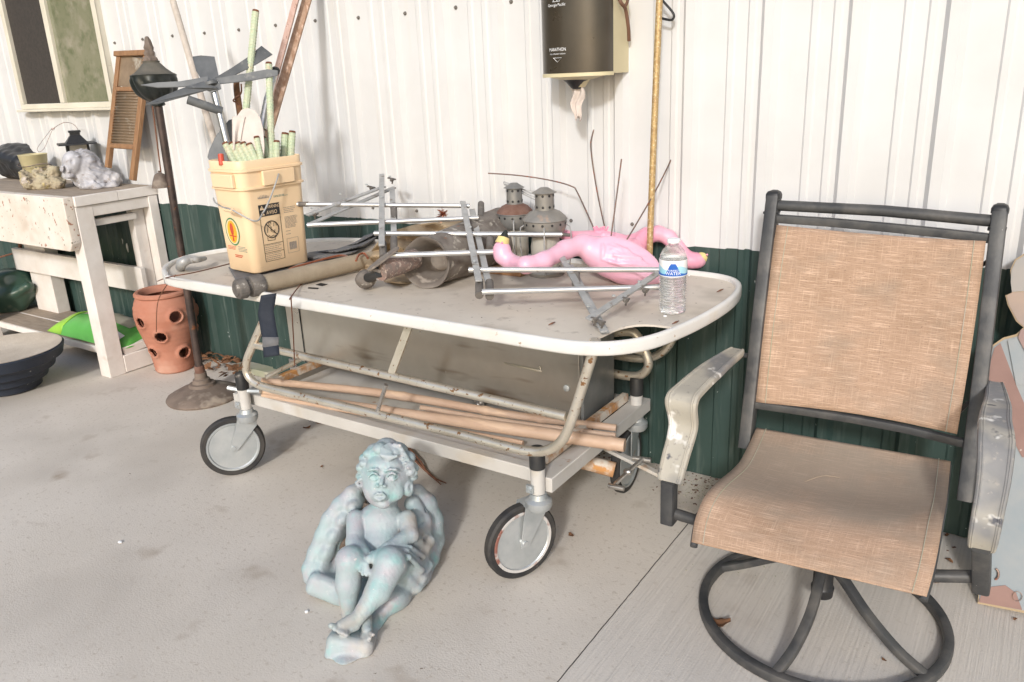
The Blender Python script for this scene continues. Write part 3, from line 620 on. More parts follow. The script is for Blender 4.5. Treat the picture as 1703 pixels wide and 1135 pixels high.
def potv(i, j, ins=0):
    th = 2*pi*i/NS; z = zs[j]; r = prad(z)-ins
    b = 0
    for a_, z_, rr in holes:
        dth = (th-a_+pi) % (2*pi)-pi; dd = math.hypot(dth*prad(z_), z-z_); b = max(b, math.exp(-((dd-rr)/.010)**2)*.012)
    if not ins: r += b+.0005*sin(z*230)
    return ct+V((r*cos(th), r*sin(th), z))
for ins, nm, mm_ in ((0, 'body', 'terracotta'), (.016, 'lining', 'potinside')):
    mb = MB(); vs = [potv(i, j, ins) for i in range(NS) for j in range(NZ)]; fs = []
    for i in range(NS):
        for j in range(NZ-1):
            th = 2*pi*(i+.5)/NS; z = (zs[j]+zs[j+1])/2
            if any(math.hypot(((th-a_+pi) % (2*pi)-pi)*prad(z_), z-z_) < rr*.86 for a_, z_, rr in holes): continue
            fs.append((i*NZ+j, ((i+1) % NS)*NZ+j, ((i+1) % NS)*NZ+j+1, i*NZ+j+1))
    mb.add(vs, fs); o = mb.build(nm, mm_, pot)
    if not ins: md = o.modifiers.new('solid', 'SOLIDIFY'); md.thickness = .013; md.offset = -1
mb = MB(); mb.lathe([(.112, .41), (.130, .416), (.140, .426), (.140, .437), (.130, .446), (.118, .444), (.110, .434), (.108, .41)], ct, seg=60); mb.build('rim', 'terracotta', pot)
mb = MB(); mb.lathe([(0, .14), (.105, .145)], ct, seg=30, mod=lambda th, h, r: 1); mb.build('soil', 'brown', pot)

# ================================================================ STANDING TORCH WITH BELL
cl = V((-3.37, -.40, 0))
lamp = thing('standing_torch', 'dark metal standing torch with twisted urn head and fluted round base', 'torch', cl)
mb = MB(); mb.lathe([(0, .0), (.175, 0), (.178, .008), (.172, .016), (.11, .048), (.065, .062), (.06, .075), (.045, .078), (.04, .095), (.03, .10), (.028, .13), (0, .13)], cl, seg=72, mod=lambda th, h, r: 1+(.018*abs(sin(th*8)) if .01 < h < .06 else 0)); mb.build('base', 'castbase', lamp)
mb = MB(); mb.lathe([(.0, .125), (.024, .125), (.024, .165), (.0, .165)], cl, seg=16); mb.build('collar', 'rust', lamp)
mb = MB(); mb.tube([cl+V((0, 0, .12)), cl+V((.015, 0, .7)), cl+V((.034, 0, 1.41))], [.0185, .0175, .0175], 12); mb.build('pole', 'pole', lamp)
g0 = V((-3.334, -.40, 1.385))
def twist(th, h, r): return 1+((.13*abs(sin(th*4.5+h*18))-.06)*min(1, (h-.02)/.02, (.122-h)/.012) if .02 < h < .122 else 0)
mb = MB(); mb.lathe([(0, 0), (.024, 0), (.030, .006), (.026, .014), (.036, .020), (.048, .026), (.058, .032), (.069, .042), (.078, .052), (.084, .064), (.089, .076), (.0915, .088), (.093, .10), (.0938, .110), (.0945, .122), (.0955, .130), (.091, .131), (.085, .129)], g0, seg=100, mod=twist); mb.build('urn', 'darkglobe', lamp)
mb = MB(); mb.lathe([(.092, .1315), (.078, .138), (.056, .156), (.042, .172), (.034, .180), (.036, .187), (.0, .188)], g0, seg=40); mb.build('lid', 'dustglobe', lamp)
mb = MB(); mb.lathe([(0, .187), (.028, .188), (.026, .20), (.018, .208), (.021, .220), (.016, .230), (.019, .242), (.015, .256), (.012, .272), (.006, .286), (0, .288)], g0, seg=20, mod=lambda th, h, r: 1+.18*sin(th*5+h*60)); mb.build('finial', 'castbase', lamp)
bc = D(269, 312, dep(cl+V((0, 0, .8)))-.02)
bell = thing('hanging_bell', 'small rusty cone bell hanging on a cord from the torch head', 'bell', D(269, 312, dep(cl+V((0, 0, .8)))-.02))
dd = dep(bc)-.06
mb = MB(); t0 = D(253, 172, dd-.03); t1 = D(268, 290, dd); mb.tube([t0, t1], .0035, 6); mb.build('cord', 'twig', bell)
mb = MB(); mb.lathe([(.042, 0), (.043, .002), (.034, .03), (.022, .058), (.008, .066), (0, .067), (0, .062), (.03, .028), (.040, 0)], D(269, 312, dd), seg=20); mb.lathe([(0, .066), (.005, .068), (.005, .074), (0, .076)], D(269, 312, dd), seg=10); mb.build('cup', 'castbase', bell)

# ================================================================ GURNEY
gur = thing('gurney', 'old wheeled hospital stretcher with white rim and lowered side rail', 'stretcher', (-1.8, -.5, 0))
loop = [(-2.62, -.925), (-2.2, -.928), (-1.7, -.928), (-1.25, -.928), (-1.05, -.928), (-.95, -.918), (-.87, -.878), (-.81, -.795), (-.775, -.66), (-.757, -.52), (-.752, -.38), (-.765, -.26), (-.80, -.165), (-.865, -.112), (-.98, -.095), (-1.2, -.09), (-1.8, -.09), (-2.35, -.092), (-2.52, -.105), (-2.67, -.17), (-2.80, -.31), (-2.89, -.46), (-2.935, -.60), (-2.915, -.72), (-2.84, -.82), (-2.74, -.885)]
lp = []
n = len(loop)
for i in range(n):
    a, b, c_, d_ = [V((*loop[(i+k) % n], 0)) for k in (-1, 0, 1, 2)]
    for k in range(5):
        t = k/5; lp.append(.5*((2*b)+(c_-a)*t+(2*a-5*b+4*c_-d_)*t*t+(3*b-a-3*c_+d_)*t**3))
TZ = .800
mb = MB(); mb.sweep([p+V((0, 0, TZ-.016)) for p in lp], rrect(.019, .038, .008), V((0, 0, 1)), closed=True); mb.build('rim', 'rim', gur, angle=60)
ins = []
cen = V((-1.83, -.51, 0))
for i, p in enumerate(lp):
    tn = (lp[(i+1) % len(lp)]-lp[i-1]).normalized(); nn = V((-tn.y, tn.x, 0))
    if nn.dot(cen-p) < 0: nn = -nn
    q = p+nn*.009
    ins.append(q)
# cut the front right corner of the sheet along a bowed line
a, b = Z(1008, 556, .787), Z(1122, 546, .787); cut = []
def inside_cut(q): return (q-a).cross(b-a).z > 0 and q.x > a.x-.03 and q.y < -.6
sh = [q for q in ins if not (q.x > a.x and q.y < b.y and q.y < -.55)]
a.z = b.z = 0; q_ = Z(1058, 541, .787); mid = V((q_.x, q_.y, 0))*2-(a+b)/2
idx = max(range(len(sh)), key=lambda i: (sh[i].x if sh[i].y < -.85 else -99))
arc = [V(((1-t)**2*a.x+2*t*(1-t)*mid.x+t*t*b.x, (1-t)**2*a.y+2*t*(1-t)*mid.y+t*t*b.y, 0)) for t in np.linspace(0, 1, 9)]
sh = sh[:idx+1]+arc+sh[idx+1:]
mb = MB(); mb.poly([V((q.x, q.y, .785)) for q in sh], .006, V((0, 0, 1))); mb.build('top_sheet', 'sheet', gur, smooth=False)
# underframe beams
mb = MB()
for y_ in (-.72, -.30): mb.box((-2.5, y_-.02, .745), (-1.1, y_+.02, .781))
mb.build('under_beam', 'boxend', gur, bevel=.003)
FZ = .33
def beam(name, lo, hi, m='whitepaint'): mb = MB(); mb.box(lo, hi); return mb.build(name, m, gur, bevel=.003)
M_['framepaint'] = mat('framepaint', (.52, .50, .47), (.45, .43, .395), 6, .5, spots=[((.30, .14, .06), 14, .68, .06), ((.42, .37, .30), 4, .55, .12)])
beam('frame_rail', (-2.47, -.80, FZ-.045), (-1.16, -.76, FZ), 'framepaint')
beam('frame_rail', (-2.47, -.19, FZ-.045), (-1.16, -.15, FZ), 'framepaint')
beam('frame_rail', (-1.158, -.83, FZ-.045), (-1.10, -.14, FZ+.002), 'framepaint')
beam('frame_rail', (-2.53, -.83, FZ-.045), (-2.472, -.14, FZ+.002), 'framepaint')
M_['rustypaint'] = mat('rustypaint', (.42, .22, .10), (.60, .54, .46), 14, .7, bump=.2, lo=.42, hi=.58, spots=[((.5, .24, .08), 18, .56, .06)])
beam('angle_bracket', (-1.185, -.755, FZ), (-1.16, -.195, FZ+.03), 'rustypaint')
beam('angle_bracket', (-2.47, -.755, FZ), (-2.445, -.195, FZ+.03), 'rustypaint')
mb = MB(); mb.poly([(-2.44, -.755, FZ-.02), (-1.19, -.755, FZ-.02), (-1.19, -.195, FZ-.02), (-2.44, -.195, FZ-.02)], .004); mb.build('deck', 'framepaint', gur, smooth=False)
mb = MB(); mb.box((-1.5, -.60, FZ-.13), (-1.30, -.46, FZ-.046)); mb.build('gearbox', 'framepaint', gur, bevel=.004)
def caster(px_, py_, wc, ang, rusty=False):
    """stem position (px_,py_), wheel centre wc, ang = heading of the wheel's face normal"""
    c0 = V((px_, py_, 0)); nrm_ = V((cos(ang), sin(ang), 0)); R0 = .121
    root = MB()
    root.lathe([(0, .235), (.034, .235), (.04, .245), (.04, .262), (.028, .270), (.024, .285), (0, .285)], c0, seg=24)
    w0 = V((wc[0], wc[1], R0)); side = nrm_; tang = V((-side.y, side.x, 0))
    for s_ in (-1, 1):
        o1 = side*(s_*.024); back = (c0-V((w0.x, w0.y, 0)))
        bk = tang*back.dot(tang)
        P = [V((w0.x, w0.y, .242))+o1+bk-tang*.034, V((w0.x, w0.y, .242))+o1+bk+tang*.034, w0+o1+tang*.012+V((0, 0, .0)), w0+o1-tang*.012]
        if bk.dot(tang) < 0: pass
        P = [V((w0.x, w0.y, .243))+o1+bk-tang*.036, V((w0.x, w0.y, .243))+o1+bk+tang*.036, V((w0.x, w0.y, .20))+o1+bk+tang*.03, w0+o1+tang*.014-V((0, 0, .012)), w0+o1-tang*.014-V((0, 0, .012)), V((w0.x, w0.y, .20))+o1+bk*.7-tang*.03]
        root.poly(P, .004, side)
    root.bar(V((w0.x, w0.y, .241))+side*(-.026)+tang*((c0-V((w0.x, w0.y, 0))).dot(tang)), V((w0.x, w0.y, .241))+side*.026+tang*((c0-V((w0.x, w0.y, 0))).dot(tang)), .072, .006)
    root.lathe([(0, -.030), (.009, -.030), (.009, .030), (0, .030)], w0, side, 10)
    k = root.build('caster', 'zinc', gur, angle=35)
    t_ = MB(); t_.lathe([(R0-.020, -.016), (R0-.006, -.0165), (R0, -.010), (R0, .010), (R0-.006, .0165), (R0-.020, .016)], w0, side, 56); t_.build('tyre', 'rubber', k)
    d_ = MB(); d_.lathe([(0, -.012), (R0-.032, -.012), (R0-.028, -.016), (R0-.022, -.0165), (R0-.0201, -.014), (R0-.0201, .014), (R0-.022, .0165), (R0-.028, .016), (R0-.032, .012), (0, .012)], w0, side, 56); d_.build('wheel_disc', 'zinc', k)
    if rusty: q_ = MB(); q_.lathe([(R0-.030, -.0163), (R0-.022, -.0172), (R0-.0203, -.0150)], w0, side, 56); q_.lathe([(R0-.030, .0163), (R0-.022, .0172), (R0-.0203, .0150)], w0, side, 56); q_.build('rusty_rim', 'rustring', k)
    c_ = MB(); c_.lathe([(0, .285), (.021, .286), (.022, .365), (0, .366)], c0, seg=20); c_.build('stem_sleeve', 'framepaint', k)
    e_ = MB(); e_.lathe([(.0, .3665), (.0235, .367), (.0235, .425), (.021, .43), (0, .431)], c0, seg=20); e_.build('rubber_cap', 'dark', k)
    b_ = MB(); b_.obox(c0+V((-.012, -.024, .305)), (V((1, 0, 0)), V((0, 1, 0)), V((0, 0, 1))), (.012, .005, .012)); b_.lathe([(0, 0), (.008, 0), (.008, .005), (0, .006)], c0+V((-.012, -.029, .305)), (0, -1, 0), 6); b_.build('clamp_bolt', 'zinc', k)
caster(-2.455, -.835, (-2.535, -.862), R(-90+45+10))
caster(-1.138, -.845, (-1.192, -.868), R(-90+35+30), True)
caster(-1.125, -.205, (-1.150, -.235), R(-90+33+62))
caster(-2.455, -.205, (-2.50, -.27), R(-90+40))
mb = MB(); mb.tube([D(379, 645, dep((-2.455, -.83, .37))), D(405, 650, dep((-2.455, -.83, .37))), D(433, 651, dep((-2.455, -.83, .37))-.02)], .009, 8); mb.build('release_lever', 'zinc', gur)
# side rails
def siderail(y_, bowed):
    o_ = lambda x, y: Y(x, y, y_)
    p = [o_(460, 487), o_(440, 530), o_(418, 580), o_(410, 602), o_(411, 622), o_(425, 638), o_(450, 647), o_(600, 683), o_(760, 722), o_(862, 748), o_(895, 752), o_(920, 745), o_(938, 728), o_(950, 700), o_(965, 655), o_(985, 590), o_(990, 565)]
    off = V((0, 0, 0)) if y_ == -.86 else V((0, 0, .18))
    if y_ != -.86:
        ya = -.86; p = [V((Y(*q, ya).x, y_, min(Y(*q, ya).z+.05, .765))) for q in ((460, 487), (440, 530), (418, 580), (410, 602), (411, 622), (425, 638), (450, 647), (600, 683), (760, 722), (862, 748), (895, 752), (920, 745), (938, 728), (950, 700), (965, 655), (985, 590), (990, 565))]
    pp = smoothpath(p[:7], 4)[:-1]+[p[6], p[7], p[8]]+smoothpath(p[9:], 4)
    r = MB(); r.tube(pp, .0145, 12); ra = r.build('side_rail', 'tubemetal', gur, angle=60)
    return ra, p
ra, p = siderail(-.86, 0)
mb = MB(); mb.tube([Y(424, 574, -.86), Y(942, 693, -.86)], .0135, 12); mb.build('middle_bar', 'tubemetal', ra)
mb = MB(); mb.bar(Y(684, 533, -.83), Y(651, 622, -.86), .026, .008, V((0, -1, .0))); mb.build('upright_bar', 'rustypaint' if 0 else 'tubemetal', ra)
mb = MB(); mb.tube([Y(642, 640, -.86), Y(628, 684, -.86)], .007, 8); mb.build('rod', 'chrome', ra)
mb = MB(); mb.tube([Y(442, 628, -.84), Y(500, 598, -.70)], .009, 8); mb.build('brace', 'tubemetal', ra)
ra2, _ = siderail(-.13, 0)
mb = MB(); mb.tube([(-2.2, -.13, .62), (-1.05, -.13, .62)], .0135, 12); mb.build('middle_bar', 'tubemetal', ra2)
mb = MB()
q = [Y(1000, 556, -.2), Y(1045, 552, -.2), Y(1060, 560, -.2), Y(1075, 590, -.2), Y(1078, 610, -.2), Y(1065, 624, -.2), Y(1040, 625, -.2), Y(990, 615, -.2)]
mb.tube(smoothpath(q, 5), .016, 12); mb.tube([Y(985, 562, -.2), Y(1070, 585, -.2)], .015, 10); mb.build('end_rail', 'pole' if 0 else 'tubemetal', gur)
# crank with bearing tube
dk = dep(Z(1030, 790, .16))
mb = MB(); mb.tube([D(948, 762, dk+.03), D(1022, 782, dk)], .026, 18); ck = mb.build('crank_tube', 'rustypaint', gur, angle=60)
mb = MB(); mb.sweep([D(1022, 806, dk-.02), D(1070, 762, dk)], rrect(.016, .010, .004, 2)); mb.ell(D(1044, 785, dk-.01), .016, .012, .012, 12); mb.tube([D(1012, 808, dk-.02), D(1038, 813, dk-.045)], .009, 10); mb.tube([D(1052, 762, dk+.02), D(1083, 766, dk-.01)], .009, 10); mb.build('crank_handle', 'chrome', ck)
mb = MB(); mb.bar(Z(1000, 742, .21), Z(1098, 790, .13), .028, .012); mb.build('foot_lever', 'framepaint', gur, bevel=.002)
mb = MB(); mb.lathe([(0, 0), (.018, 0), (.016, .03), (0, .034)], Z(1128, 786, .03), (0, 0, 1), 12); mb.bar(Z(1098, 790, .13), Z(1128, 786, .05), .018, .014); mb.build('lever_pad', 'rubber', gur)
# handle recessed in the left end
mb = MB(); mb.tube(smoothpath([Z(300, 445, .80), Z(303, 438, .83), Z(315, 432, .84), Z(330, 432, .835), Z(341, 430, .82)], 5), [.018, .02, .017, .012, .008], 10); mb.build('end_handle', 'strut', gur)
# metal box carried on the deck
bxm = thing('metal_cabinet', 'long low dented steel cabinet lying under the stretcher top', 'cabinet', (-1.9, -.36, FZ))
mb = MB(); mb.box((-2.62, -.45, FZ+.005), (-1.215, -.23, .742)); mb.build('front_panel', 'steelbox', bxm, bevel=.004)
mb = MB(); mb.box((-1.2125, -.452, FZ+.004), (-1.20, -.228, .744)); mb.build('end_panel', 'boxend', bxm, bevel=.002)
mb = MB(); mb.box((-1.199, -.43, .66), (-1.1975, -.36, .685)); mb.build('nameplate', 'dark', bxm)
mb = MB(); mb.box((-2.535, -.4535, FZ+.006), (-2.53, -.4505, .74)); mb.build('panel_seam', 'dark', bxm)
p1, p2 = Y(488, 607, -.458), Y(797, 672, -.458)
for q in (p1, p2):
    mb = MB(); mb.obox(q, (V((1, 0, 0)), V((0, 1, 0)), V((0, 0, 1))), (.022, .004, .026)); mb.lathe([(0, 0), (.012, 0), (.009, .012), (0, .013)], q+V((0, -.004, 0)), (0, -1, 0), 10); mb.build('latch', 'chrome', bxm, bevel=.002)
mb = MB(); q = Y(942, 646, -.452); mb.lathe([(0, 0), (.012, 0), (.011, .003), (.005, .005), (0, .005)], q, (0, -1, 0), 16); mb.build('grommet', 'zinc', bxm)
mb = MB(); mb.add([Y(x, y, -.4525) for x, y in ((838, 603), (898, 615), (896, 609), (899, 610), (901, 619), (897, 619), (840, 606))], [(0, 1, 2, 3, 4, 5, 6)]); mb.build('scrape_mark', 'dusty', bxm, solid=.001)
# bamboo canes
def bamboo(label, pts, rs, nodes):
    P = [V(p) for p in pts]; mb = MB(); n = 60; pth = smoothpath(P, 60//(len(P)-1)); L = len(pth); rr = lerpseq(rs, L)
    rr = [r*(1+max(.20*math.exp(-((i/(L-1)-nd)/.006)**2)-.05*math.exp(-((i/(L-1)-nd-.012)/.005)**2) for nd in nodes)) for i, r in enumerate(rr)]
    mb.tube(pth, rr, 14); return one('bamboo_cane', label, 'bamboo', mb, 'bamboo', P[0], 'bamboo canes on the stretcher frame', angle=70)
bamboo('thick bamboo cane nearest the lowered side rail of the stretcher', [Z(437, 651, .35), Z(640, 683, .37), Z(860, 715, .37), Z(1039, 741, .36)], [.010, .017, .021, .021], [.1, .33, .56, .8, .93])
bamboo('thinner bamboo cane lying behind the thick one, split at its end', [Z(437, 634, .37), Z(640, 655, .375), Z(850, 690, .365), Z(1025, 712, .355)], [.013, .016, .014, .012], [.07, .38, .6, .75])
bamboo('short split bamboo cane in front of the steel cabinet', [Z(700, 678, .36), Z(850, 702, .355), Z(1024, 724, .352)], [.009, .008, .008], [.3, .7])
bamboo('thin bamboo cane lying lowest on the stretcher deck', [Z(437, 657, .335), Z(640, 695, .335), Z(870, 737, .335)], [.009, .009, .008], [.2, .5, .93])
# hanging strap
mb = MB(); w_ = [(432, 492, .86), (440, 520, .885), (444, 560, .89), (452, 593, .885)]
mb.grid(lambda u, v: (lambda p: p)(D(float(np.interp(v, [0, .3, .7, 1], [447, 442, 449, 452]))+(u-.5)*float(np.interp(v, [0, 1], [26, 26])), float(np.interp(v, [0, .3, .7, 1], [490, 520, 562, 593]))+2*(u-.5)*(-2), 2.42+.02*sin(v*4))), 4, 20); del mb.uvs
sp_ = one('hanging_strap', 'dark navy webbing strap hanging from the stretcher beside the canvas tube', 'strap', mb, 'strap', D(447, 490, 2.42), solid=.004)
mb = MB(); mb.grid(lambda u, v: D(450+(u-.5)*27, 561+v*17, 2.415), 2, 2); del mb.uvs; mb.build('sewn_patch', 'cloth', sp_, solid=.003)
# ================================================================ BUCKET OF STAKES
bC = V((-2.445, -.640, .8035)); bth = R(84.1); bu = V((cos(bth), sin(bth), 0)); bv = V((-sin(bth), cos(bth), 0)); BL, BWd, BH, TP = .272, .205, .402, .90
def bsc(b): return TP+(1-TP)*b
buck = thing('litter_bucket', 'square tan plastic bucket with warning label, full of pale green stakes', 'bucket', bC)
def bring(b, grow=0, z=None):
    s_ = bsc(b); r_ = .034*s_
    return [bC+bu*(p[0])+bv*(p[1])+V((0, 0, b*BH if z is None else z)) for p in rrect(BL*s_+2*grow, BWd*s_+2*grow, r_+grow, 6)]
def loft(rings, cap0=True):
    mb = MB(); m = len(rings[0]); vs = [p for r in rings for p in r]
    fs = [(i*m+j, i*m+(j+1) % m, (i+1)*m+(j+1) % m, (i+1)*m+j) for i in range(len(rings)-1) for j in range(m)]
    if cap0: fs.append(tuple(range(m)))
    return mb.add(vs, fs)
rg = [bring(0, -.006), bring(.012, 0), bring(.4), bring(.72), bring(.745, .001), bring(.75, .010), bring(.765, .010), bring(.77, .003), bring(.90, .003), bring(.905, .010), bring(.925, .010), bring(.93, .003), bring(.995, .003), bring(1.0, .001), bring(.995, -.003), bring(.9, -.004), bring(.3, -.004), bring(.02, -.008)]
loft(rg).build('body', 'bucket', buck, angle=50)
def F1(a, b, off=.001):     # long face with the label
    s_ = bsc(b); return bC+bu*((a-.5)*BL*s_)-bv*(BWd/2*s_+off)+V((0, 0, b*BH))
def F2(a, b, off=.001):     # end face with the emblem
    s_ = bsc(b); return bC-bv*((a-.5)*BWd*s_)-bu*(BL/2*s_+off)+V((0, 0, b*BH))
def quad(F, a0, b0, a1, b1, m, name='print', off=.001, par=buck, th=.0006):
    mb = MB(); mb.poly([F(a0, b0, off), F(a1, b0, off), F(a1, b1, off), F(a0, b1, off)], th); return mb.build(name, m, par, smooth=False)
mb = MB(); mb.poly([F1(a, b, .010) for a, b in ((.30, .77), (.80, .77), (.80, .90), (.30, .90))], .014); mb.build('grip_block', 'bucket', buck, bevel=.003)
mb = MB(); mb.poly([F2(a, b, .010) for a, b in ((.2, .77), (.85, .77), (.85, .89), (.2, .89))], .014); mb.build('grip_block', 'bucket', buck, bevel=.003)
# warning panel
quad(F1, .20, .50, .535, .605, 'ink', 'warning_header')
fr = MB()
for a0, b0, a1, b1 in ((.20, .09, .535, .093), (.20, .245, .535, .248), (.20, .168, .535, .171), (.20, .09, .206, .50), (.529, .09, .535, .50)): fr.poly([F1(a0, b0), F1(a1, b0), F1(a1, b1), F1(a0, b1)], .0006)
fr.build('warning_panel', 'ink', buck, smooth=False)
f1b = lambda a0, b0: (lambda x, y, o: F1(a0+x/(BL*.95), b0+y/BH, .0012+o))
text('WARNING', 'lettering', 'bucket', buck, 0*bu, bu, (0, 0, 1), .0165, 'LEFT', bend=f1b(.312, .566), sx=.74)
text('AVISO', 'lettering', 'bucket', buck, 0*bu, bu, (0, 0, 1), .0185, 'LEFT', bend=f1b(.312, .514), sx=.88)
for b in (.560, .510):
    mb = MB(); mb.poly([F1(.215, b, .0022), F1(.285, b, .0022), F1(.25, b+.036, .0022)], .0006); mb.build('warning_triangle', 'bucket', buck, smooth=False)
    mb = MB(); mb.poly([F1(.247, b+.008, .003), F1(.253, b+.008, .003), F1(.253, b+.027, .003), F1(.247, b+.027, .003)], .0006); mb.build('exclamation_mark', 'ink', buck, smooth=False)
mb = MB()
cc_ = (.365, .375)
ringp = [F1(cc_[0]+.118*cos(t), cc_[1]+.118*sin(t)*BL*.95/BH, .0014) for t in np.linspace(0, 2*pi, 40)[:-1]]
mb.tube(ringp, .0018, 5, closed=True); mb.tube([F1(cc_[0]-.083, cc_[1]+.055, .0014), F1(cc_[0]+.083, cc_[1]-.055, .0014)], .0016, 5)
for P in (((.29, .35), (.30, .40), (.33, .42), (.36, .40), (.35, .36), (.40, .34), (.42, .37)), ((.33, .42), (.33, .44), (.36, .44), (.36, .42)), ((.30, .33), (.34, .31), (.38, .32), (.42, .31)), ((.40, .40), (.41, .43), (.44, .44), (.45, .40)), ((.28, .31), (.28, .28), (.40, .275), (.42, .32))):
    mb.tube([F1(a, b, .0014) for a, b in P], .0009, 4)
mb.build('warning_pictogram', 'ink', buck)
mb = MB(); rnd = random.Random(4)
def lines(mb, F, a0, a1, b0, b1, n, h=.004, cen=False):
    for i in range(n):
        b = b1-(b1-b0)*i/max(n-1, 1); e = a1-rnd.uniform(0, .25)*(a1-a0); x = a0
        while x < e:
            w_ = rnd.uniform(.015, .05); mb.poly([F(x, b), F(min(x+w_, e), b), F(min(x+w_, e), b+h), F(x, b+h)], .0005); x += w_+.008
lines(mb, F1, .22, .51, .185, .235, 4); lines(mb, F1, .22, .51, .105, .155, 4); lines(mb, F1, .60, .80, .50, .545, 4); lines(mb, F1, .60, .82, .36, .46, 10); lines(mb, F1, .60, .70, .30, .33, 2)
mb.build('small_print', 'greyink', buck, smooth=False)
mb = MB(); lines(mb, F1, .46, .70, .655, .665, 2); lines(mb, F2, .55, .85, .195, .235, 4); mb.build('small_print', 'teal', buck, smooth=False)
mb = MB(); [mb.poly([F1(.21+.18*i/8, .66), F1(.21+.18*(i+.8)/8, .66), F1(.21+.18*(i+.4)/8, .675+.012*sin(pi*i/7)+.006)], .0005) for i in range(8)]; mb.build('crest', 'greyink', buck, smooth=False)
mb = MB()
for i in range(14): w_ = .003+.004*(i*7 % 3)/2; mb.poly([F1(.635+.0095*i, .155), F1(.635+.0095*i+w_, .155), F1(.635+.0095*i+w_, .225), F1(.635+.0095*i, .225)], .0005)
for a0, b0, a1, b1 in ((.60, .125, .80, .127), (.60, .26, .80, .262), (.60, .125, .603, .262), (.797, .125, .80, .262)): mb.poly([F1(a0, b0), F1(a1, b0), F1(a1, b1), F1(a0, b1)], .0005)
mb.build('barcode', 'greyink', buck, smooth=False)
def ellp(F, a, b, ra, rb, off): return [F(a+ra*cos(t), b+rb*sin(t), off) for t in np.linspace(0, 2*pi, 28)[:-1]]
for m_, ra, rb, off, nm in (('leafgreen', .225, .128, .0012, 'emblem_wreath'), ('bucket', .195, .113, .0018, 'emblem_ground'), ('yellow', .15, .103, .0024, 'emblem_disc'), ('red', .055, .055, .003, 'emblem_corn')):
    mb = MB(); mb.poly(ellp(F2, .46, .37 if nm != 'emblem_corn' else .395, ra, rb, off), .0006); mb.build(nm, m_, buck, smooth=False)
mb = MB(); mb.poly([F2(.43, .285, .003), F2(.49, .285, .003), F2(.47, .37, .003)], .0006); mb.poly([F2(.36, .33, .0032), F2(.58, .325, .0032), F2(.58, .335, .0032), F2(.36, .34, .0032)], .0006); mb.build('emblem_stem', 'red', buck, smooth=False)
mb = MB(); lines(mb, F2, .2, .48, .205, .23, 3); lines(mb, F2, .4, .7, .135, .15, 2, .008); mb.build('small_print', 'red', buck, smooth=False)
# wire handle lying across the bucket
dB = dep(F1(0, .5))
hp = [F1(.53, .86, .022), F1(.46, .80, .03), F1(.30, .66, .04), F1(.14, .545, .045), F1(-.02, .50, .055), D(385, 349, dep(F2(.9, .5))-.05), D(371, 345, dep(F2(.5, .5))-.055), D(358, 337, dep(F2(.1, .5))-.03), D(355, 330, dep(F2(.0, .5))-.01)]
mb = MB(); mb.tube(smoothpath(hp, 6), .0028, 8); hd = mb.build('handle', 'strut', buck)
mb = MB(); mb.tube([D(374, 348, dep(F2(.5, .5))-.055), D(388, 351, dep(F2(.9, .5))-.05)], .008, 12); mb.build('grip', 'bucket', hd)
# stakes standing in it
rimz = bC.z+BH
def stake(label, x0, y0, x1, y1, r_, dd=0., extra=.10, tall=False):
    dpt = dep(bC+V((0, 0, BH)))+dd
    a, b = D(x0, y0, dpt), D(x1, y1, dpt); b = b+(b-a).normalized()*extra
    root = thing('garden_stake', label, 'stake', b, 'pale green stakes in the bucket'); L_ = (a-b).length; ax = (a-b).normalized()
    n_ = int(L_/.011)*4; pr = [r_*(1+.06*sin(i*pi/2)) for i in range(n_)]
    mb = MB(); mb.lathe([(0, 0)]+[(r_*(1+.12*(i % 4 == 0)), L_*i/n_) for i in range(n_+1)], b, ax, 10); mb.build('rod', 'greenstake', root, angle=30)
    mb = MB(); mb.lathe([(r_*.0, L_), (r_*1.0, L_+.001), (r_*.95, L_+.008), (r_*.6, L_+.006), (0, L_+.005)], b, ax, 10); mb.build('rusty_end', 'rustend', root)
stake('tallest pale green stake rising from the back of the bucket', 425, 21, 409, 185, .0125, .02, .25)
stake('second tall pale green stake in front of the fan blade tip', 447, 108, 452, 258, .0120, .0, .03)
SP = [((376, 241), (389, 268), .0125, 'leftmost cut stake beside the chrome shaft in the bucket'), ((386, 241), (400, 267), .0115, 'cut green stake second from the left in the bucket'), ((396, 241), (409, 266), .012, 'cut green stake third from the left in the bucket'), ((405, 241), (418, 266), .0115, 'cut green stake in front of the beige paddle'), ((415, 243), (425, 265), .0125, 'cut green stake just right of the beige paddle middle'), ((427, 231), (434, 263), .0105, 'thin dirty cut stake right of the beige paddle'), ((437, 232), (446, 262), .013, 'thick cut stake with crumbling brown end touching the tall stake'), ((460, 238), (460, 259), .012, 'short cut stake just right of the second tall stake'), ((474, 225), (472, 257), .0135, 'longer cut stake second from the right in the bucket'), ((486, 222), (484, 255), .0125, 'rightmost cut green stake in the bucket')]
for (a, b, r_, l_) in SP: stake(l_, a[0], a[1], b[0], b[1], r_, (-.05 if a[0] < 430 else .0 if a[0] < 465 else .06), .02)
dB = dep(bC+V((0, 0, BH)))
def rod(name, label, cat, m, pts, rs, dd, seg=12, ext=0, group=None, sm=True):
    P = [D(x, y, dB+(d if isinstance(d, (int, float)) else 0)) for (x, y), d in zip(pts, dd if isinstance(dd, (list, tuple)) else [dd]*len(pts))]
    if ext: P[-1] = P[-1]+(P[-1]-P[-2]).normalized()*ext
    mb = MB(); mb.tube(smoothpath(P, 6) if len(P) > 2 else P, rs, seg); return one(name, label, cat, mb, m, P[-1], group)
rod('wooden_pole', 'pale wooden pole leaning from the bucket back to the wall', 'pole', 'polewood', [(288, 3), (320, 112), (357, 236), (368, 268)], [.0135, .013, .012], [.42, .25, .08, .03], ext=.15)
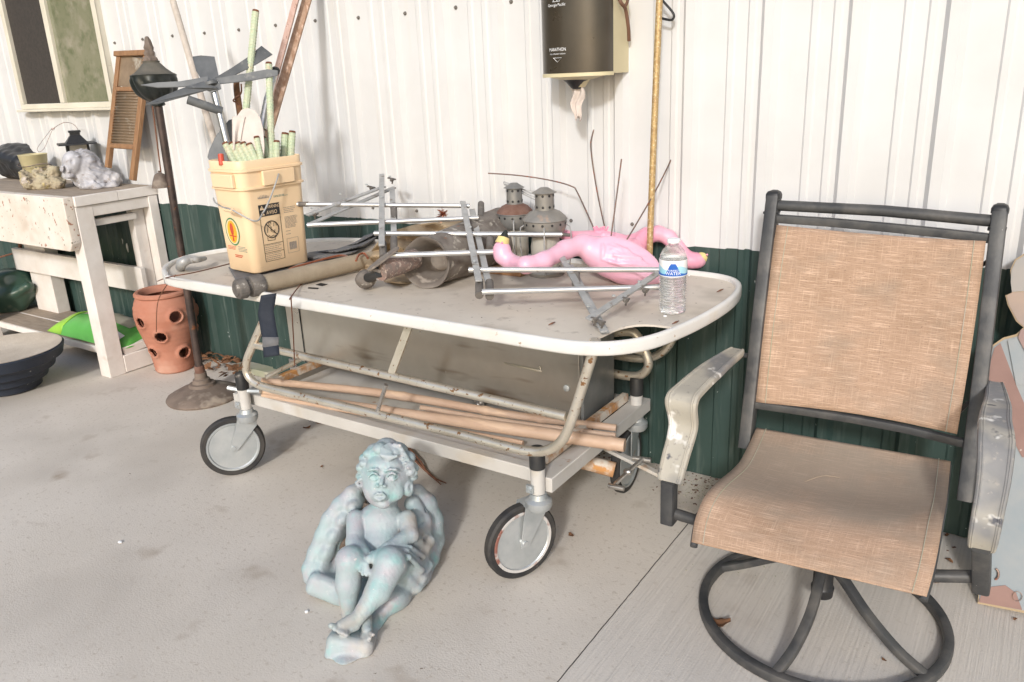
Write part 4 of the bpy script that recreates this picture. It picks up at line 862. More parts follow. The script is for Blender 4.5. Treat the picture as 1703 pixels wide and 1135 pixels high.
rod('plant_stick', 'short brown stick wrapped in dry vine in the bucket', 'stick', 'leaf', [(394, 134), (395, 160), (401, 200)], [.010, .012, .011], .06, ext=.2)
rod('vine_tie', 'dry vine twisted round the short brown stick', 'vine', 'twig', [(401, 140), (401, 155), (392, 163), (388, 168), (395, 172), (402, 180)], .003, .045, 6)
fan = thing('windmill_head', 'grey metal windmill blades on a chrome shaft standing in the bucket', 'windmill', D(378, 262, dB-.06))
dF = dB-.06
def bl(pts, dz=(0, 0), th=.0022):
    n_ = len(pts); xs = [p[0] for p in pts]; cx = 352
    return [D(x, y, dF+dz[0]+(dz[1])*(math.hypot(x-352, y-134)/100)) for x, y in pts]
for pts, dz in (([(346, 128), (300, 136), (262, 138), (234, 142), (262, 146), (300, 145), (346, 141)], (0, -.03)), ([(338, 136), (305, 147), (268, 162), (243, 174), (262, 173), (310, 160), (345, 150), (362, 147)], (-.004, -.12)), ([(336, 134), (326, 118), (320, 95), (334, 93), (357, 95), (364, 128), (360, 136)], (.004, .10)), ([(358, 130), (385, 114), (412, 96), (435, 77), (453, 91), (425, 108), (385, 128), (368, 136)], (.003, .10)), ([(360, 131), (390, 126), (445, 116), (462, 118), (462, 126), (420, 134), (366, 140)], (.008, .04)), ([(340, 136), (352, 140), (366, 138), (368, 148), (352, 154), (338, 148)], (-.006, -.05))):
    mb = MB(); mb.poly(bl(pts, dz), .0025, fw*-.4+V((0, 0, .9))); mb.build('blade', 'blade', fan, smooth=False)
mb = MB(); mb.lathe([(0, 0), (.022, 0), (.024, .01), (.014, .02), (0, .022)], D(353, 143, dF-.01), (D(352, 130, dF)-D(358, 150, dF)), 20); mb.build('hub', 'blade', fan)
mb = MB(); mb.tube([D(354, 143, dF), D(384, 264, dF+.02), D(398, 320, dF+.06)], [.0135, .0125, .012], 14); mb.build('shaft', 'chrome', fan)
mb = MB(); mb.lathe([(.012, 0), (.0155, 0), (.0155, .118), (.012, .118), (.012, 0)], D(312, 166, dF-.05), D(362, 183, dF)-D(312, 166, dF-.05), 16); mb.build('cross_pipe', 'blade', fan)
mb = MB(); mb.lathe([(0, .012), (.0121, .012)], D(312, 166, dF-.05), D(362, 183, dF)-D(312, 166, dF-.05), 16); mb.build('pipe_mouth', 'rust', fan)
def paddle(name, label, cat, m, pts, dd, th=.004, bow=0):
    mb = MB(); mb.poly([D(x, y, dB+dd+bow*((x-pts[0][0])/60)**2) for x, y in pts], th); return one(name, label, cat, mb, m, D(pts[0][0], pts[0][1], dB+dd), smooth=False, bevel=th*.3)
paddle('shovel_blade', 'dark grey curved blade sticking out of the bucket left of the stakes', 'blade', 'blade', [(345, 262), (348, 250), (357, 230), (370, 212), (381, 200), (392, 197), (400, 202), (402, 230), (398, 262), (392, 285), (358, 284)], .0)
paddle('beige_paddle', 'round beige paddle standing among the cut stakes', 'paddle', 'paper', [(385, 285), (386, 245), (388, 215), (393, 195), (402, 183), (412, 180), (424, 184), (433, 196), (438, 215), (440, 245), (438, 285)], -.045, .005)
mb = MB(); mb.grid(lambda u, v: D(386+12*u+10*v*u, 250-55*v-6*sin(v*3), dB-.052-.014*sin(u*pi*2)*(1-v)), 10, 14); del mb.uvs; one('peeling_strip', 'torn shiny strip peeling along the edge of the beige paddle', 'strip', mb, 'paper', D(386, 250, dB-.05), solid=.001)
t_ = thing('drill_auger', 'chrome tube with twisted lower end behind the second tall stake', 'auger', D(436, 215, dB+.05))
mb = MB(); mb.tube([D(458, 118, dB+.05), D(445, 165, dB+.05)], [.012, .013], 12); mb.tube([D(446, 163, dB+.05), D(436, 215, dB+.03)], [.015, .018, .016, .019, .016, .02, .016, .018, .014, .016], 12); mb.tube([D(436, 210, dB+.03), D(438, 300, dB+.03)], .008, 8); mb.build('shaft', 'chrome', t_)
mb = MB(); mb.lathe([(0, 0), (.015, 0), (.016, .016), (.010, .022), (0, .022)], D(457, 122, dB+.05), D(459, 112, dB+.05)-D(455, 127, dB+.05), 14); mb.build('cap', 'dark', t_)
rod('red_cap', 'small red plastic cap at the left corner of the bucket', 'cap', 'red', [(367, 257), (369, 275)], .010, -.1, 10)
# long planks rising out of the bucket to the wall
def plank_(label, m, x0, y0, x1, y1, w_, t_, d0, d1, ref=V((.6, -.8, 0))):
    a, b = D(x0, y0, dB+d0), D(x1, y1, dB+d1); a = a+(a-b).normalized()*.25; mb = MB(); mb.bar(a, b, w_, t_, ref); one('long_plank', label, 'plank', mb, m, b, 'planks leaning behind the bucket', bevel=.002)
plank_('darker brown plank leaning on the wall above the bucket', 'plank', 509, 5, 434, 262, .035, .018, .33, .14)
plank_('narrow pinkish plank leaning just left of the brown plank', 'pinkplank', 491, 5, 440, 196, .022, .016, .27, .14)

# ================================================================ OTHER THINGS ON THE GURNEY
TT = .7885
# canvas tube with ribbed end caps
a, b = Z(430, 474, TT+.034), Z(650, 424, TT+.036)
tb = thing('canvas_tube', 'long tan canvas tube with grey ribbed end cap over the stretcher edge', 'tube', a)
ax = (b-a).normalized()
mb = MB(); mb.tube([a, a.lerp(b, .3), a.lerp(b, .7), b], [.029, .030, .030, .029], 20); mb.build('body', 'canvas', tb)
rib_ = lambda th, h, r: 1+.03*(sin(th*22) > 0)
mb = MB(); mb.lathe([(0, -.012), (.033, -.012), (.035, -.008), (.035, .030), (.033, .034), (.028, .034)], a-ax*.02, ax, 88, rib_); mb.build('collar', 'capend', tb, angle=30)
mb = MB(); mb.lathe([(0, -.062), (.020, -.064), (.022, -.060), (.030, -.058), (.033, -.052), (.033, -.030), (.028, -.024), (.022, -.02), (.022, -.010), (0, -.010)], a-ax*.02, ax, 88, rib_)
mb.build('end_cap', 'capend', tb, angle=30)
# dark cloth spread under bucket and tube
lo_ = [(392, 466), (425, 464), (470, 458), (520, 446), (570, 430), (608, 412), (630, 392), (640, 380)]; hi_ = [(380, 445), (440, 440), (490, 432), (515, 420), (560, 415), (590, 404), (612, 388), (632, 372)]
def cl_(u, v):
    i = u*(len(lo_)-1); k = min(int(i), len(lo_)-2); f = i-k
    x = (lo_[k][0]*(1-f)+lo_[k+1][0]*f)*(1-v)+(hi_[k][0]*(1-f)+hi_[k+1][0]*f)*v; y = (lo_[k][1]*(1-f)+lo_[k+1][1]*f)*(1-v)+(hi_[k][1]*(1-f)+hi_[k+1][1]*f)*v
    w_ = max(0, u-.28)/.72
    return Z(x, y, TT+.004+(.012+.018*w_)*abs(sin(u*17+v*5))*min(1, w_*8)*sin(v*pi)**.5+.003*sin(u*40+v*13)*min(1, w_*8))
mb = MB(); mb.grid(cl_, 70, 16); del mb.uvs; one('dark_cloth', 'dusty dark grey cloth spread under the tan bucket on the stretcher', 'cloth', mb, 'cloth', Z(520, 440, TT), solid=.003)
mb = MB(); h_ = TT+.03; mb.tube(smoothpath([Z(580, 428, h_+.02), Z(560, 426, h_), Z(486, 446, h_), Z(492, 450, h_), Z(520, 451, h_), Z(530, 443, h_+.005), Z(575, 430, h_+.02), Z(582, 432, h_+.02)], 6), .0042, 8); one('copper_hook', 'bent copper rod lying beside the canvas tube', 'rod', mb, 'copper', Z(520, 449, h_))
mb = MB(); mb.tube(smoothpath([Z(592, 434, h_+.03), Z(597, 424, h_+.04), Z(606, 422, h_+.04), Z(612, 430, h_+.03)], 6), .004, 8); one('copper_ring', 'small copper loop standing behind the canvas tube', 'ring', mb, 'copper', Z(600, 430, h_))
mb = MB(); mb.tube(smoothpath([Z(540, 455, TT+.02), Z(505, 470, TT+.004), Z(484, 494, TT+.016), X(482, 500, Z(484, 494, TT).x-.003)], 6), .002, 6); mb.tube([D(484, 496, 2.5), D(488, 560, 2.6), D(490, 608, 2.62)], .002, 6); one('thin_cable', 'thin brown wire running over the stretcher rim beneath the canvas tube', 'wire', mb, 'twig', Z(505, 470, TT))
mb = MB(); mb.tube(smoothpath([Z(405, 433, TT+.01), Z(330, 452, .835), Z(282, 461, .82), D(262, 468, 3.6)], 6), .0022, 6); mb.tube(smoothpath([Z(292, 458, .822), D(275, 478, 3.35), D(262, 505, 3.4), D(260, 553, 3.42)], 6), .0022, 6); one('loose_wire', 'thin wire crossing the left end of the stretcher toward the bench', 'wire', mb, 'twig', Z(330, 452, .835))
# crumpled burlap
def brl(u, v):
    lo2 = [(598, 455), (632, 470), (680, 472), (735, 462), (800, 446)]; hi2 = [(612, 425), (640, 388), (690, 374), (745, 368), (800, 360)]
    i = u*4; k = min(int(i), 3); f = i-k
    x = (lo2[k][0]*(1-f)+lo2[k+1][0]*f)*(1-v)+(hi2[k][0]*(1-f)+hi2[k+1][0]*f)*v; y = (lo2[k][1]*(1-f)+lo2[k+1][1]*f)*(1-v)+(hi2[k][1]*(1-f)+hi2[k+1][1]*f)*v
    return Z(x, y, TT+.004+.13*v**1.5*min(1, u*4+.2)+.012*sin(u*19+v*9)*sin(v*11+u*3))
mb = MB(); mb.grid(brl, 50, 30); del mb.uvs; one('burlap', 'crumpled beige burlap lying behind the concrete cone', 'cloth', mb, 'beigecloth', Z(640, 450, TT), solid=.003)
# flared cone with a pipe in its mouth
m0 = Z(708, 438, TT+.084); m1 = D(838, 392, 3.02)
hn = thing('flared_cone', 'mottled grey concrete-like cone lying on its side with pale flared mouth', 'cone', m0)
ax = (m1-m0).normalized(); Lh = (m1-m0).length; face = (m0-m1).normalized()
mb = MB(); mb.lathe([(.079, .03), (.082, .07), (.086, .12), (.094, Lh*.5), (.102, Lh*.85), (.104, Lh), (.095, Lh+.02), (0, Lh+.025)], m0, ax, 56, lambda th, h, r: 1+.02*sin(th*3+h*20)+.012*sin(th*11+h*35)); mb.build('shell', 'horn', hn)
mx_ = (ax*.75+(m0-CAM).normalized()*.75+rt*.15).normalized()
mb = MB(); mb.lathe([(.080, .035), (.0835, .010), (.0865, .002), (.085, -.003), (.079, .002), (.070, .018), (.05, .07), (.038, .12), (0, .125)], m0, mx_, 48, lambda th, h, r: 1+.015*sin(th*3)+.01*sin(th*7)); mb.build('mouth', 'hornin', hn)
pp = thing('speckled_pipe', 'short rusty speckled pipe with a ball knob poking from the cone mouth', 'pipe', D(640, 452, dep(m0)-.05))
p0, p1, p2 = D(690, 430, dep(m0)+.03), D(632, 452, dep(m0)-.09), Z(608, 465, TT+.036)
mb = MB(); mb.tube([p0, p0.lerp(p1, .5), p1], [.033, .034, .031], 20); mb.build('tube', 'speckle', pp)
mb = MB(); mb.tube([p1, p1.lerp(p2, .5), p2], [.018, .014, .02], 12); mb.build('neck', 'dark', pp)
sk = SDF(.0025); sk.ell(p2, (.034, .034, .032), k=.01); fdir = (CAM-p2).normalized(); sk.cap(p2+fdir*.036-up*.006, p2+fdir*.034+up*.034, .004, .007, .006, True); sk.mesh('knob', 'horn', pp, disp=lambda q: .001*fbm(q, 30, 3, 2), zmin=TT+.0005)
mb = MB(); ctr = D(637, 431, dep(p1)-.02); e1 = (rt*.80+up*.58).normalized(); e2 = (fw*.8+up*.5).normalized()
mb.poly([ctr+e1*(.062*cos(t))+e2*(.022*sin(t))-up*.0 for t in np.linspace(0, 2*pi, 25)[:-1]], .006); mb.tube([ctr-e1*.05, p1+up*.0], .006, 8); mb.build('paddle', 'hornin', pp)
mb = MB(); c_ = D(737, 356, 2.95)
for _ in range(60):
    d = V(RNG.normal(size=3)).normalized(); mb.tube([c_+d*.004, c_+d*random.uniform(.012, .026)+V(RNG.normal(size=3))*.006], .0012, 4)
tag(mb.build('dried_flower', 'copper', loc=c_), 'small rusty dried flower head on the folding rack', 'flower')
# storm lanterns
def storm(label, cx, top, base, m_body, m_sh, sc_, dd):
    k = dd/FPX; yb = base
    ctr = Z(cx, yb, TT); k = dep(ctr)/FPX; zpx = lambda y: D(cx, y, dep(ctr)).z
    L_ = thing('storm_lantern', label, 'lantern', ctr, 'old storm lanterns on the stretcher'); rr = lambda px: px*k*sc_
    zt = zpx(top); H = lambda f: ctr.z+(zt-ctr.z)*f
    mb = MB(); mb.lathe([(rr(19), H(.945)-ctr.z), (rr(21), H(.94)-ctr.z), (rr(14), H(.965)-ctr.z), (rr(7), H(.995)-ctr.z), (0, H(1)-ctr.z)], ctr, seg=28); mb.build('hat', m_body, L_)
    mb = MB(); mb.lathe([(rr(16), H(.72)-ctr.z), (rr(15.5), H(.95)-ctr.z)], ctr, seg=28); ch = mb.build('chimney', m_body, L_)
    hb = MB()
    for zf, n_, rd in ((.91, 9, 16.2), (.785, 9, 16.4), (.60, 14, 35.6)):
        for i in range(n_):
            t = 2*pi*i/n_+.2; n3 = V((cos(t), sin(t), 0)); hb.lathe([(0, .0008), (.0045, .0006), (.0045, 0)], V((ctr.x, ctr.y, H(zf)))+n3*rr(rd), n3, 8)
    hb.build('vent_hole', 'dark', L_)
    mb = MB(); mb.lathe([(rr(16), H(.75)-ctr.z), (rr(26), H(.722)-ctr.z), (rr(34), H(.672)-ctr.z), (rr(37), H(.645)-ctr.z)], ctr, seg=36); mb.build('shoulder', m_sh, L_)
    mb = MB(); mb.lathe([(rr(37), H(.645)-ctr.z), (rr(37.5), H(.64)-ctr.z), (rr(35.5), H(.63)-ctr.z), (rr(35), H(.555)-ctr.z), (rr(32), H(.50)-ctr.z), (rr(27), H(.455)-ctr.z), (rr(25), H(.45)-ctr.z), (rr(24), H(.45)-ctr.z)], ctr, seg=36); mb.build('bowl', m_body, L_)
    mb = MB(); mb.lathe([(rr(22), H(.46)-ctr.z), (rr(25), H(.34)-ctr.z), (rr(25), H(.16)-ctr.z), (rr(21), H(.08)-ctr.z)], ctr, seg=30); mb.build('glass_globe', 'glassdusty', L_)
    mb = MB(); mb.lathe([(0, 0), (rr(30), 0), (rr(31), H(.04)-ctr.z), (rr(24), H(.09)-ctr.z), (0, H(.09)-ctr.z)], ctr, seg=30); mb.build('base', m_body, L_)
    mb = MB()
    for i in range(4):
        t = 2*pi*i/4+.5; n3 = V((cos(t), sin(t), 0)); c3 = lambda r, f: V((ctr.x, ctr.y, H(f)))+n3*rr(r)
        mb.tube([c3(34, .58), c3(41, .55), c3(43, .45), c3(40, .1), c3(30, .03)], .0025, 6)
    mb.build('guard_wire', 'strut', L_)
    return L_, ctr
s1, c1_ = storm('storm lantern with rust-red shoulder, standing left of its pale twin', 860, 298, 440, 'lantern', 'rust', .82, 2.9)
mb = MB(); d1 = dep(c1_)-.05; mb.tube([D(840, 306, d1), D(905, 335, d1-.03)], .0025, 6); mb.tube([D(842, 304, d1), D(899, 327, d1-.03)], .0025, 6); mb.tube(smoothpath([D(842, 304, d1), D(838, 303, d1), D(839, 307, d1), D(846, 311, d1), D(915, 345, d1-.04)], 5), .0022, 6); mb.build('bail', 'strut', s1)
s2, c2_ = storm('paler dusty storm lantern with dented shoulder, right of its rusty twin', 909, 305, 456, 'lantern2', 'lantern2', .98, 2.85)
mb = MB(); mb.box(c1_+V((-.12, -.16, -.0)), c1_+V((.12, -.10, .02))); one('wood_block', 'flat piece of wood under the flamingo neck on the stretcher', 'wood', mb, 'washwood', c1_, bevel=.002)

# folding aluminium rack
RP = [V((-1.48993, -.58436, .90386))]
rn = V((.12465, -.15770, .97959)).normalized()
def RK(x, y, lift=0): d = ray(x, y); return CAM+d*((RP[0]-CAM).dot(rn)/d.dot(rn))+rn*lift
rack = thing('folding_rack', 'folding aluminium scissor rack sprawled across the stretcher', 'rack', RK(800, 430))
for (a, b) in (((495, 345), (781, 348)), ((512, 380), (796, 368)), ((623, 394), (935, 396)), ((645, 431), (850, 424)), ((780, 455), (1100, 455)), ((802, 492), (1098, 484))):
    mb = MB(); k_ = .0085
    mb.tube([RK(*a, .012), RK(*b, .012)], k_, 12); mb.build('bar', 'alu', rack)
def strut_(a, b, lift=.0, w_=.020): mb = MB(); mb.bar(RK(*a, lift), RK(*b, lift), w_, .006, rn); mb.build('strut', 'strut', rack, bevel=.001)
for a, b, l in (((636, 300), (636, 420), .024), ((652, 312), (656, 412), -.002), ((770, 346), (797, 480), .024), ((785, 348), (814, 478), -.002), ((928, 422), (1005, 558), .010), ((948, 436), (1008, 548), -.012), ((1096, 468), (978, 548), .030), ((656, 312), (518, 372), .0), ((640, 318), (512, 366), .018)): strut_(a, b, l)
for x, y in ((637, 415), (655, 408), (797, 478), (814, 480), (655, 352), (800, 350), (815, 400), (958, 460)):
    mb = MB(); mb.tube([RK(x, y-9, .004), RK(x, y+10, -.008)], [.012, .0125], 12); mb.build('end_cap', 'capend', rack)
mb = MB(); mb.tube([RK(498, 345, .012), RK(514, 345, .012)], .0095, 12); mb.build('end_cap', 'capend', rack)
mb = MB(); mb.tube([RK(935, 396, .012), RK(948, 397, .012)], .006, 12); mb.build('end_cap', 'capend', rack)
sc1 = None
for x, y in ((611, 322), (650, 308), (568, 338), (520, 362), (519, 372), (636, 343), (783, 394), (790, 452), (945, 453), (1020, 511), (1062, 487), (978, 528)):
    mb = MB(); mb.lathe([(0, 0), (.0055, 0), (.005, .003), (0, .004)], RK(x, y, .034), rn, 8); mb.build('rivet', 'zinc', rack)
for x, y in ((618, 318), (652, 304), (524, 362), (1000, 553), (988, 548), (1040, 514), (1072, 498)):
    mb = MB(); lf = .010 if x < 800 else .026; mb.ell(RK(x, y, lf), .010, .007, .007, 8); mb.bar(RK(x-6, y-2, lf+.005), RK(x+6, y+1, lf+.005), .009, .004, rn); mb.tube([RK(x, y, lf-.014), RK(x+2, y+3, lf+.012)], .003, 6); mb.build('wing_nut', 'capend', rack)

# ---------------------------------------------------------------- water bottle
bb = Z(1118, 519, TT); kb = dep(bb)/FPX; Hb = D(1118, 389, dep(bb)).z-bb.z; Rb = 22.5*kb
bot = thing('water_bottle', 'clear plastic water bottle with blue label standing near the stretcher corner', 'bottle', bb)
def bp_(r): # profile in fractions
    out = [(0, .012), (.3, .004), (.80, 0), (.93, .012), (.97, .03)]
    for i in range(13): f = .05+.035*i; out += [(.99, f), (.94, f+.012), (.93, f+.02), (.98, f+.031)]
    out += [(.99, .515), (1.0, .53), (1.0, .72), (.98, .74), (.93, .79), (.78, .85), (.52, .905), (.36, .93), (.34, .945), (.34, .955)]
    return [(a*r, b*Hb) for a, b in out]
mb = MB(); mb.lathe(bp_(Rb), bb, seg=40); mb.build('body', 'glass', bot)
M_['water'] = mat('water', (.93, .95, .96), None, 5, .02, trans=1, ior=1.33)
mb = MB(); pw = [(r*.93, z) for r, z in bp_(Rb) if z < Hb*.70]; pw[0] = (0, pw[0][1]+.003); mb.lathe([(r, z+.002) for r, z in pw]+[(Rb*.92, Hb*.705), (0, Hb*.705)], bb, seg=40, mod=lambda th, h, r: 1+.02*sin(th*5+h*150)); mb.build('water_fill', 'water', bot)
mb = MB(); mb.lathe([(0, Hb*.948), (Rb*.45, Hb*.948), (Rb*.47, Hb*.955), (Rb*.47, Hb*.99), (Rb*.44, Hb), (0, Hb)], bb, seg=40, mod=lambda th, h, r: 1+(.03*(sin(th*20) > 0) if r > Rb*.45 else 0)); mb.build('cap', 'white', bot)
mb = MB(); mb.lathe([(Rb*1.006, Hb*.52), (Rb*1.012, Hb*.522), (Rb*1.012, Hb*.735), (Rb*1.0, Hb*.737)], bb, seg=48); lab = mb.build('label', 'white', bot)
tc_ = CAM-bb; az0 = math.atan2(tc_.y, tc_.x)
def BW(x, y, o=0): a = az0+x/Rb; r_ = Rb*1.014+o; return V((bb.x+r_*cos(a), bb.y+r_*sin(a), bb.z+y))
def bpatch(name, m, x0, x1, yf, off):
    mb = MB(); mb.grid(lambda u, v: BW(x0+(x1-x0)*u, yf(x0+(x1-x0)*u)[0]*(1-v)+yf(x0+(x1-x0)*u)[1]*v, off), 14, 2); del mb.uvs; mb.build(name, m, lab)
h0 = Hb*.525
bpatch('label_band', 'cyan', -Rb*1.6, Rb*1.6, lambda x: (h0+.003, h0+Hb*.115+.006*sin(x*90)), .0002)
bpatch('label_band', 'blue', -Rb*1.5, Rb*1.5, lambda x: (h0+.002, h0+Hb*.045+.003*sin(x*90+1)), .0004)
def trap(x): w_ = abs(x)/(Rb*.52); return (h0+.004, h0+Hb*(.175 if w_ < .35 else max(.02, .175-(w_-.35)*.20)))
bpatch('label_badge', 'blue', -Rb*.55, Rb*.55, trap, .0007)
for wd, sz, yy in (('PURIFIED', .0072, .075), ('WATER', .0125, .028)): text(wd, 'lettering', 'white', lab, bb, rt, up, sz, bend=lambda x, y, o, yy=yy: BW(x, h0+Hb*yy+y, .0011))
# bits on the sheet
for x, y, r_, l_ in ((1106, 526, .006, 'white crumb beside the foot of the water bottle'), (1146, 459, .004, 'white crumb behind the water bottle'), (1170, 456, .003, 'tiny white crumb at the back rim')): mb = MB(); mb.ell(Z(x, y, TT+.002), r_, r_*.8, r_*.5, 8); one('white_crumb', l_, 'crumb', mb, 'white', Z(x, y, TT))
for x, y, l_ in ((1198, 484, 'dry curled leaf scrap by the right rear corner of the stretcher'), (1124, 537, 'dry leaf scrap between the bottle and the stretcher rim'), (918, 539, 'dark leaf scrap near the front rim of the stretcher')): mb = MB(); mb.tube([Z(x-6, y+2, TT+.003), Z(x, y-1, TT+.006), Z(x+5, y-3, TT+.003)], [.001, .0026, .0012], 6); one('leaf_scrap', l_, 'leaf', mb, 'twig', Z(x, y, TT))
mb = MB(); mb.poly([Z(x, y, TT+.001) for x, y in ((525, 474), (533, 471), (545, 473), (536, 476))], .0008, V((0, 0, 1))); mb.poly([Z(x, y, TT+.001) for x, y in ((513, 478), (530, 479), (529, 481), (512, 480))], .0008, V((0, 0, 1))); mb.build('sheet_slot', 'dark', gur, smooth=False)

# ---------------------------------------------------------------- flamingos
def flamingo(label, m, body_c, body_r, body_ax, neck, neck_r, head, beak1, beak2, tail, dshift, wires, wing=None, h=.0036, ridges=()):
    fl = thing('plastic_flamingo', label, 'flamingo', D(*body_c[:2], body_c[2]), 'pink plastic flamingos on the stretcher')
    s_ = SDF(h); s_.ell(D(*body_c), body_r, ax=body_ax, k=.02)
    s_.chain([D(*p) for p in neck], neck_r, k=.018); s_.ell(D(*head[:3]), head[3], ax=CAMAX, k=.01)
    for t in tail: s_.cap(D(*t[0]), D(*t[1]), t[2], t[3], k=.03)
    if wing: s_.ell(*wing, k=.008)
    for a_, b_ in ridges:
        P = []
        for t in np.linspace(0, 1, 9):
            aa = a_[0]*(1-t)+b_[0]*t; bb = a_[1]*(1-t)+b_[1]*t+.10*math.sin(t*pi); q2 = 1-aa*aa-bb*bb
            if q2 > .02: P.append(D(*body_c)+V(body_ax[0])*(aa*body_r[0])+V(body_ax[1])*(bb*body_r[1])-fw*(body_r[2]*math.sqrt(q2)+.001))
        s_.chain(P, [.006, .008, .007, .005], k=.003)
    C0 = np.array(D(*body_c)); ex = np.array(body_ax[0]); ez = np.array(body_ax[1])
    def fea(q):
        u = (q-C0)@ex; w_ = (q-C0)@ez; m_ = np.clip(1-np.abs(u-.02)/(.8*body_r[0]), 0, 1)*np.clip((.9*body_r[1]-np.abs(w_))/.03, 0, 1)
        fan = np.abs(np.sin(w_*120-u*38+1.2)); return m_*(.0055*fan-.002)+.0006*fbm(q, 12, 6, 2)
    s_.mesh('body', m, fl, disp=fea, zmin=TT+.001)
    for nm, mm_, (a, b, ra, rb) in (('beak', 'beakyellow', beak1), ('beak_tip', 'beakblack', beak2)):
        mb = MB(); A_, B2 = D(*a), D(*b); mb.tube([A_, A_.lerp(B2, .5), B2], [ra, (ra+rb)/2, rb], 14); mb.build(nm, mm_, fl)
    for wv in wires:
        mb = MB(); mb.tube(smoothpath([D(*p) for p in wv], 6), .0026, 6); mb.build('wire_leg', 'wire', fl)
    return fl
dfl = dep(Z(1045, 480, TT))+.05; k = dfl/FPX
bax = ((rt*.93-up*.36).normalized(), (up*.93+rt*.36).normalized(), -fw)
hdp = dep(RK(838, 420))-.035
ndp = lambda x, y, o: min(dep(RK(x, y))-o, dfl)
0 and print('DEPS', dfl, hdp, [dep(RK(x, y)) for x, y in ((970, 407), (940, 416), (905, 434))])
f1 = flamingo('pale pink flamingo lying in front with its head by the storm lanterns', 'pink', (1036, 438, dfl), (66*k, 33*k, 36*k), bax,
    [(992, 418, dfl), (970, 407, ndp(970, 407, .02)), (940, 416, ndp(940, 416, .03)), (905, 434, ndp(905, 434, .03)), (875, 441, ndp(875, 441, .03)), (850, 437, hdp), (836, 426, hdp), (834, 416, hdp)], [22*k, 16*k, 14.5*k, 13*k, 12.5*k, 12*k, 12*k, 12*k],
    (835, 417, hdp, (14*k, 17*k, 13*k)), ((835, 406, hdp), (838, 395, hdp), 12*k, 9.5*k), ((838, 395.5, hdp), (842, 383, hdp-.005), 8.5*k, 2*k),
    [((1045, 442, dfl), (1098, 466, dfl), 28*k, 9*k), ((992, 420, dfl), (1010, 428, dfl), 21*k, 26*k)], 0, [[(1033.5, 265, dfl+.03), (1025, 330, dfl+.02), (1015, 402, dfl+.01)], [(1122.6, 251, dfl+.12), (1108, 283, dfl+.1), (1090, 318, dfl+.07), (1060, 370, dfl+.03), (1037, 408, dfl+.01)]], (D(1046, 430, dfl-.034), (60*k, 27*k, 12*k), ((rt*.88-up*.47).normalized(), (up*.88+rt*.47).normalized(), -fw)), ridges=[((-.62+.10*i, .60-.17*i), (.86-.02*i, .02-.09*i)) for i in range(6)]+[((-.55, -.30), (.80, -.46)), ((-.68, .4), (-.55, -.30))])
d2 = dfl+.16; k = d2/FPX
f2 = flamingo('deeper pink flamingo lying behind with its head hanging off the stretcher', 'pinkdeep', (1015, 413, d2), (66*k, 27*k, 34*k), ((rt*.985-up*.17).normalized(), (up*.985+rt*.17).normalized(), -fw),
    [(1042, 425, d2), (1058, 408, d2), (1075, 393, d2), (1095, 388, d2), (1112, 395, d2), (1125, 412, d2), (1135, 426, d2), (1146, 433, d2)], [24*k, 18*k, 13*k, 11*k, 11*k, 12*k, 13*k, 13*k],
    (1155, 434, d2, (20*k, 14*k, 14*k)), ((1166, 430, d2), (1182, 420, d2), 11*k, 9*k), ((1181, 420.5, d2), (1191, 408, d2), 8.5*k, 2*k),
    [((985, 408, d2), (922, 384, d2+.03), 16*k, 6*k)], 0, [[(998.6, 186, d2+.08), (985, 225, d2+.08), (983, 252, d2+.07), (993, 319, d2+.04), (1006, 380, d2)], [(811.7, 288.5, d2+.15), (861, 292, d2+.13), (912, 299.6, d2+.1), (950, 310, d2+.07), (961, 322, d2+.06), (989, 383, d2)]], ridges=[((-.4+.12*i, .75-.12*i), (.8, .45-.1*i)) for i in range(5)])
mb = MB()
for _ in range(26):
    a = D(random.uniform(990, 1008), 396, d2-.03); b = D(random.uniform(984, 1012), random.uniform(376, 386), d2-.03+random.uniform(-.01, .02)); mb.bar(a, b, .006, .003, fw)
mb.build('torn_socket', 'hotpink', f2)
for fl, ex, ey, dd_ in ((f1, 835, 404, hdp-.022), (f2, 1176, 424, d2-.03)):
    mb = MB(); mb.ell(D(ex, ey, dd_), .004, .004, .004, 8); mb.build('eye', 'hotpink', fl)
# ================================================================ PATIO SWIVEL CHAIR
ch = thing('swivel_chair', 'brown sling patio swivel chair with black frame and peeling silver arms', 'chair', (-.38, -.62, 0))
bp0, bp1 = V((-.4, -.205, 1.09)), V((-.4, -.43, .38)); bn = V((0, (bp0.z-bp1.z), -(bp0.y-bp1.y))).normalized()
def BK(x, y, off=0): d = ray(x, y); return CAM+d*((bp0-CAM).dot(bn)/d.dot(bn))-bn*off
sqs = rrect(.047, .036, .006, 2)
def sq(name, pts, sec=sqs, m='chairframe', ref=V((1, 0, 0)), par=ch, sm=0): mb = MB(); mb.sweep(smoothpath(pts, sm) if sm else pts, sec, ref); return mb.build(name, m, par, angle=35)
sl_ = sq('stile', [BK(1287, 328), BK(1262, 540), BK(1240, 745)])
sr_ = sq('stile', [BK(1663, 354), BK(1634, 600), BK(1604, 832)])
for o_, (x, y) in ((sl_, (1287, 328)), (sr_, (1663, 352))):
    mb = MB(); c_ = BK(x, y); mb.sweep([c_-V((0, 0, .004)), c_+V((0, .001, .008)), c_+V((0, .002, .016)), c_+V((0, .002, .020))], rrect(.046, .040, .008, 2), V((1, 0, 0)), [1, 1, .8, .4]); mb.build('cap', 'dark', o_)
    mb = MB(); c2 = c_-V((0, .012, .04)); mb.sweep([c2, c2-V((0, 0, .005))], rrect(.048, .042, .008, 2), V((1, 0, 0))); mb.build('clamp_band', 'dark', o_)
mb = MB(); mb.tube([BK(1294, 342), BK(1470, 351), BK(1652, 368)], .0155, 14); mb.build('top_rail', 'chairframe', ch)
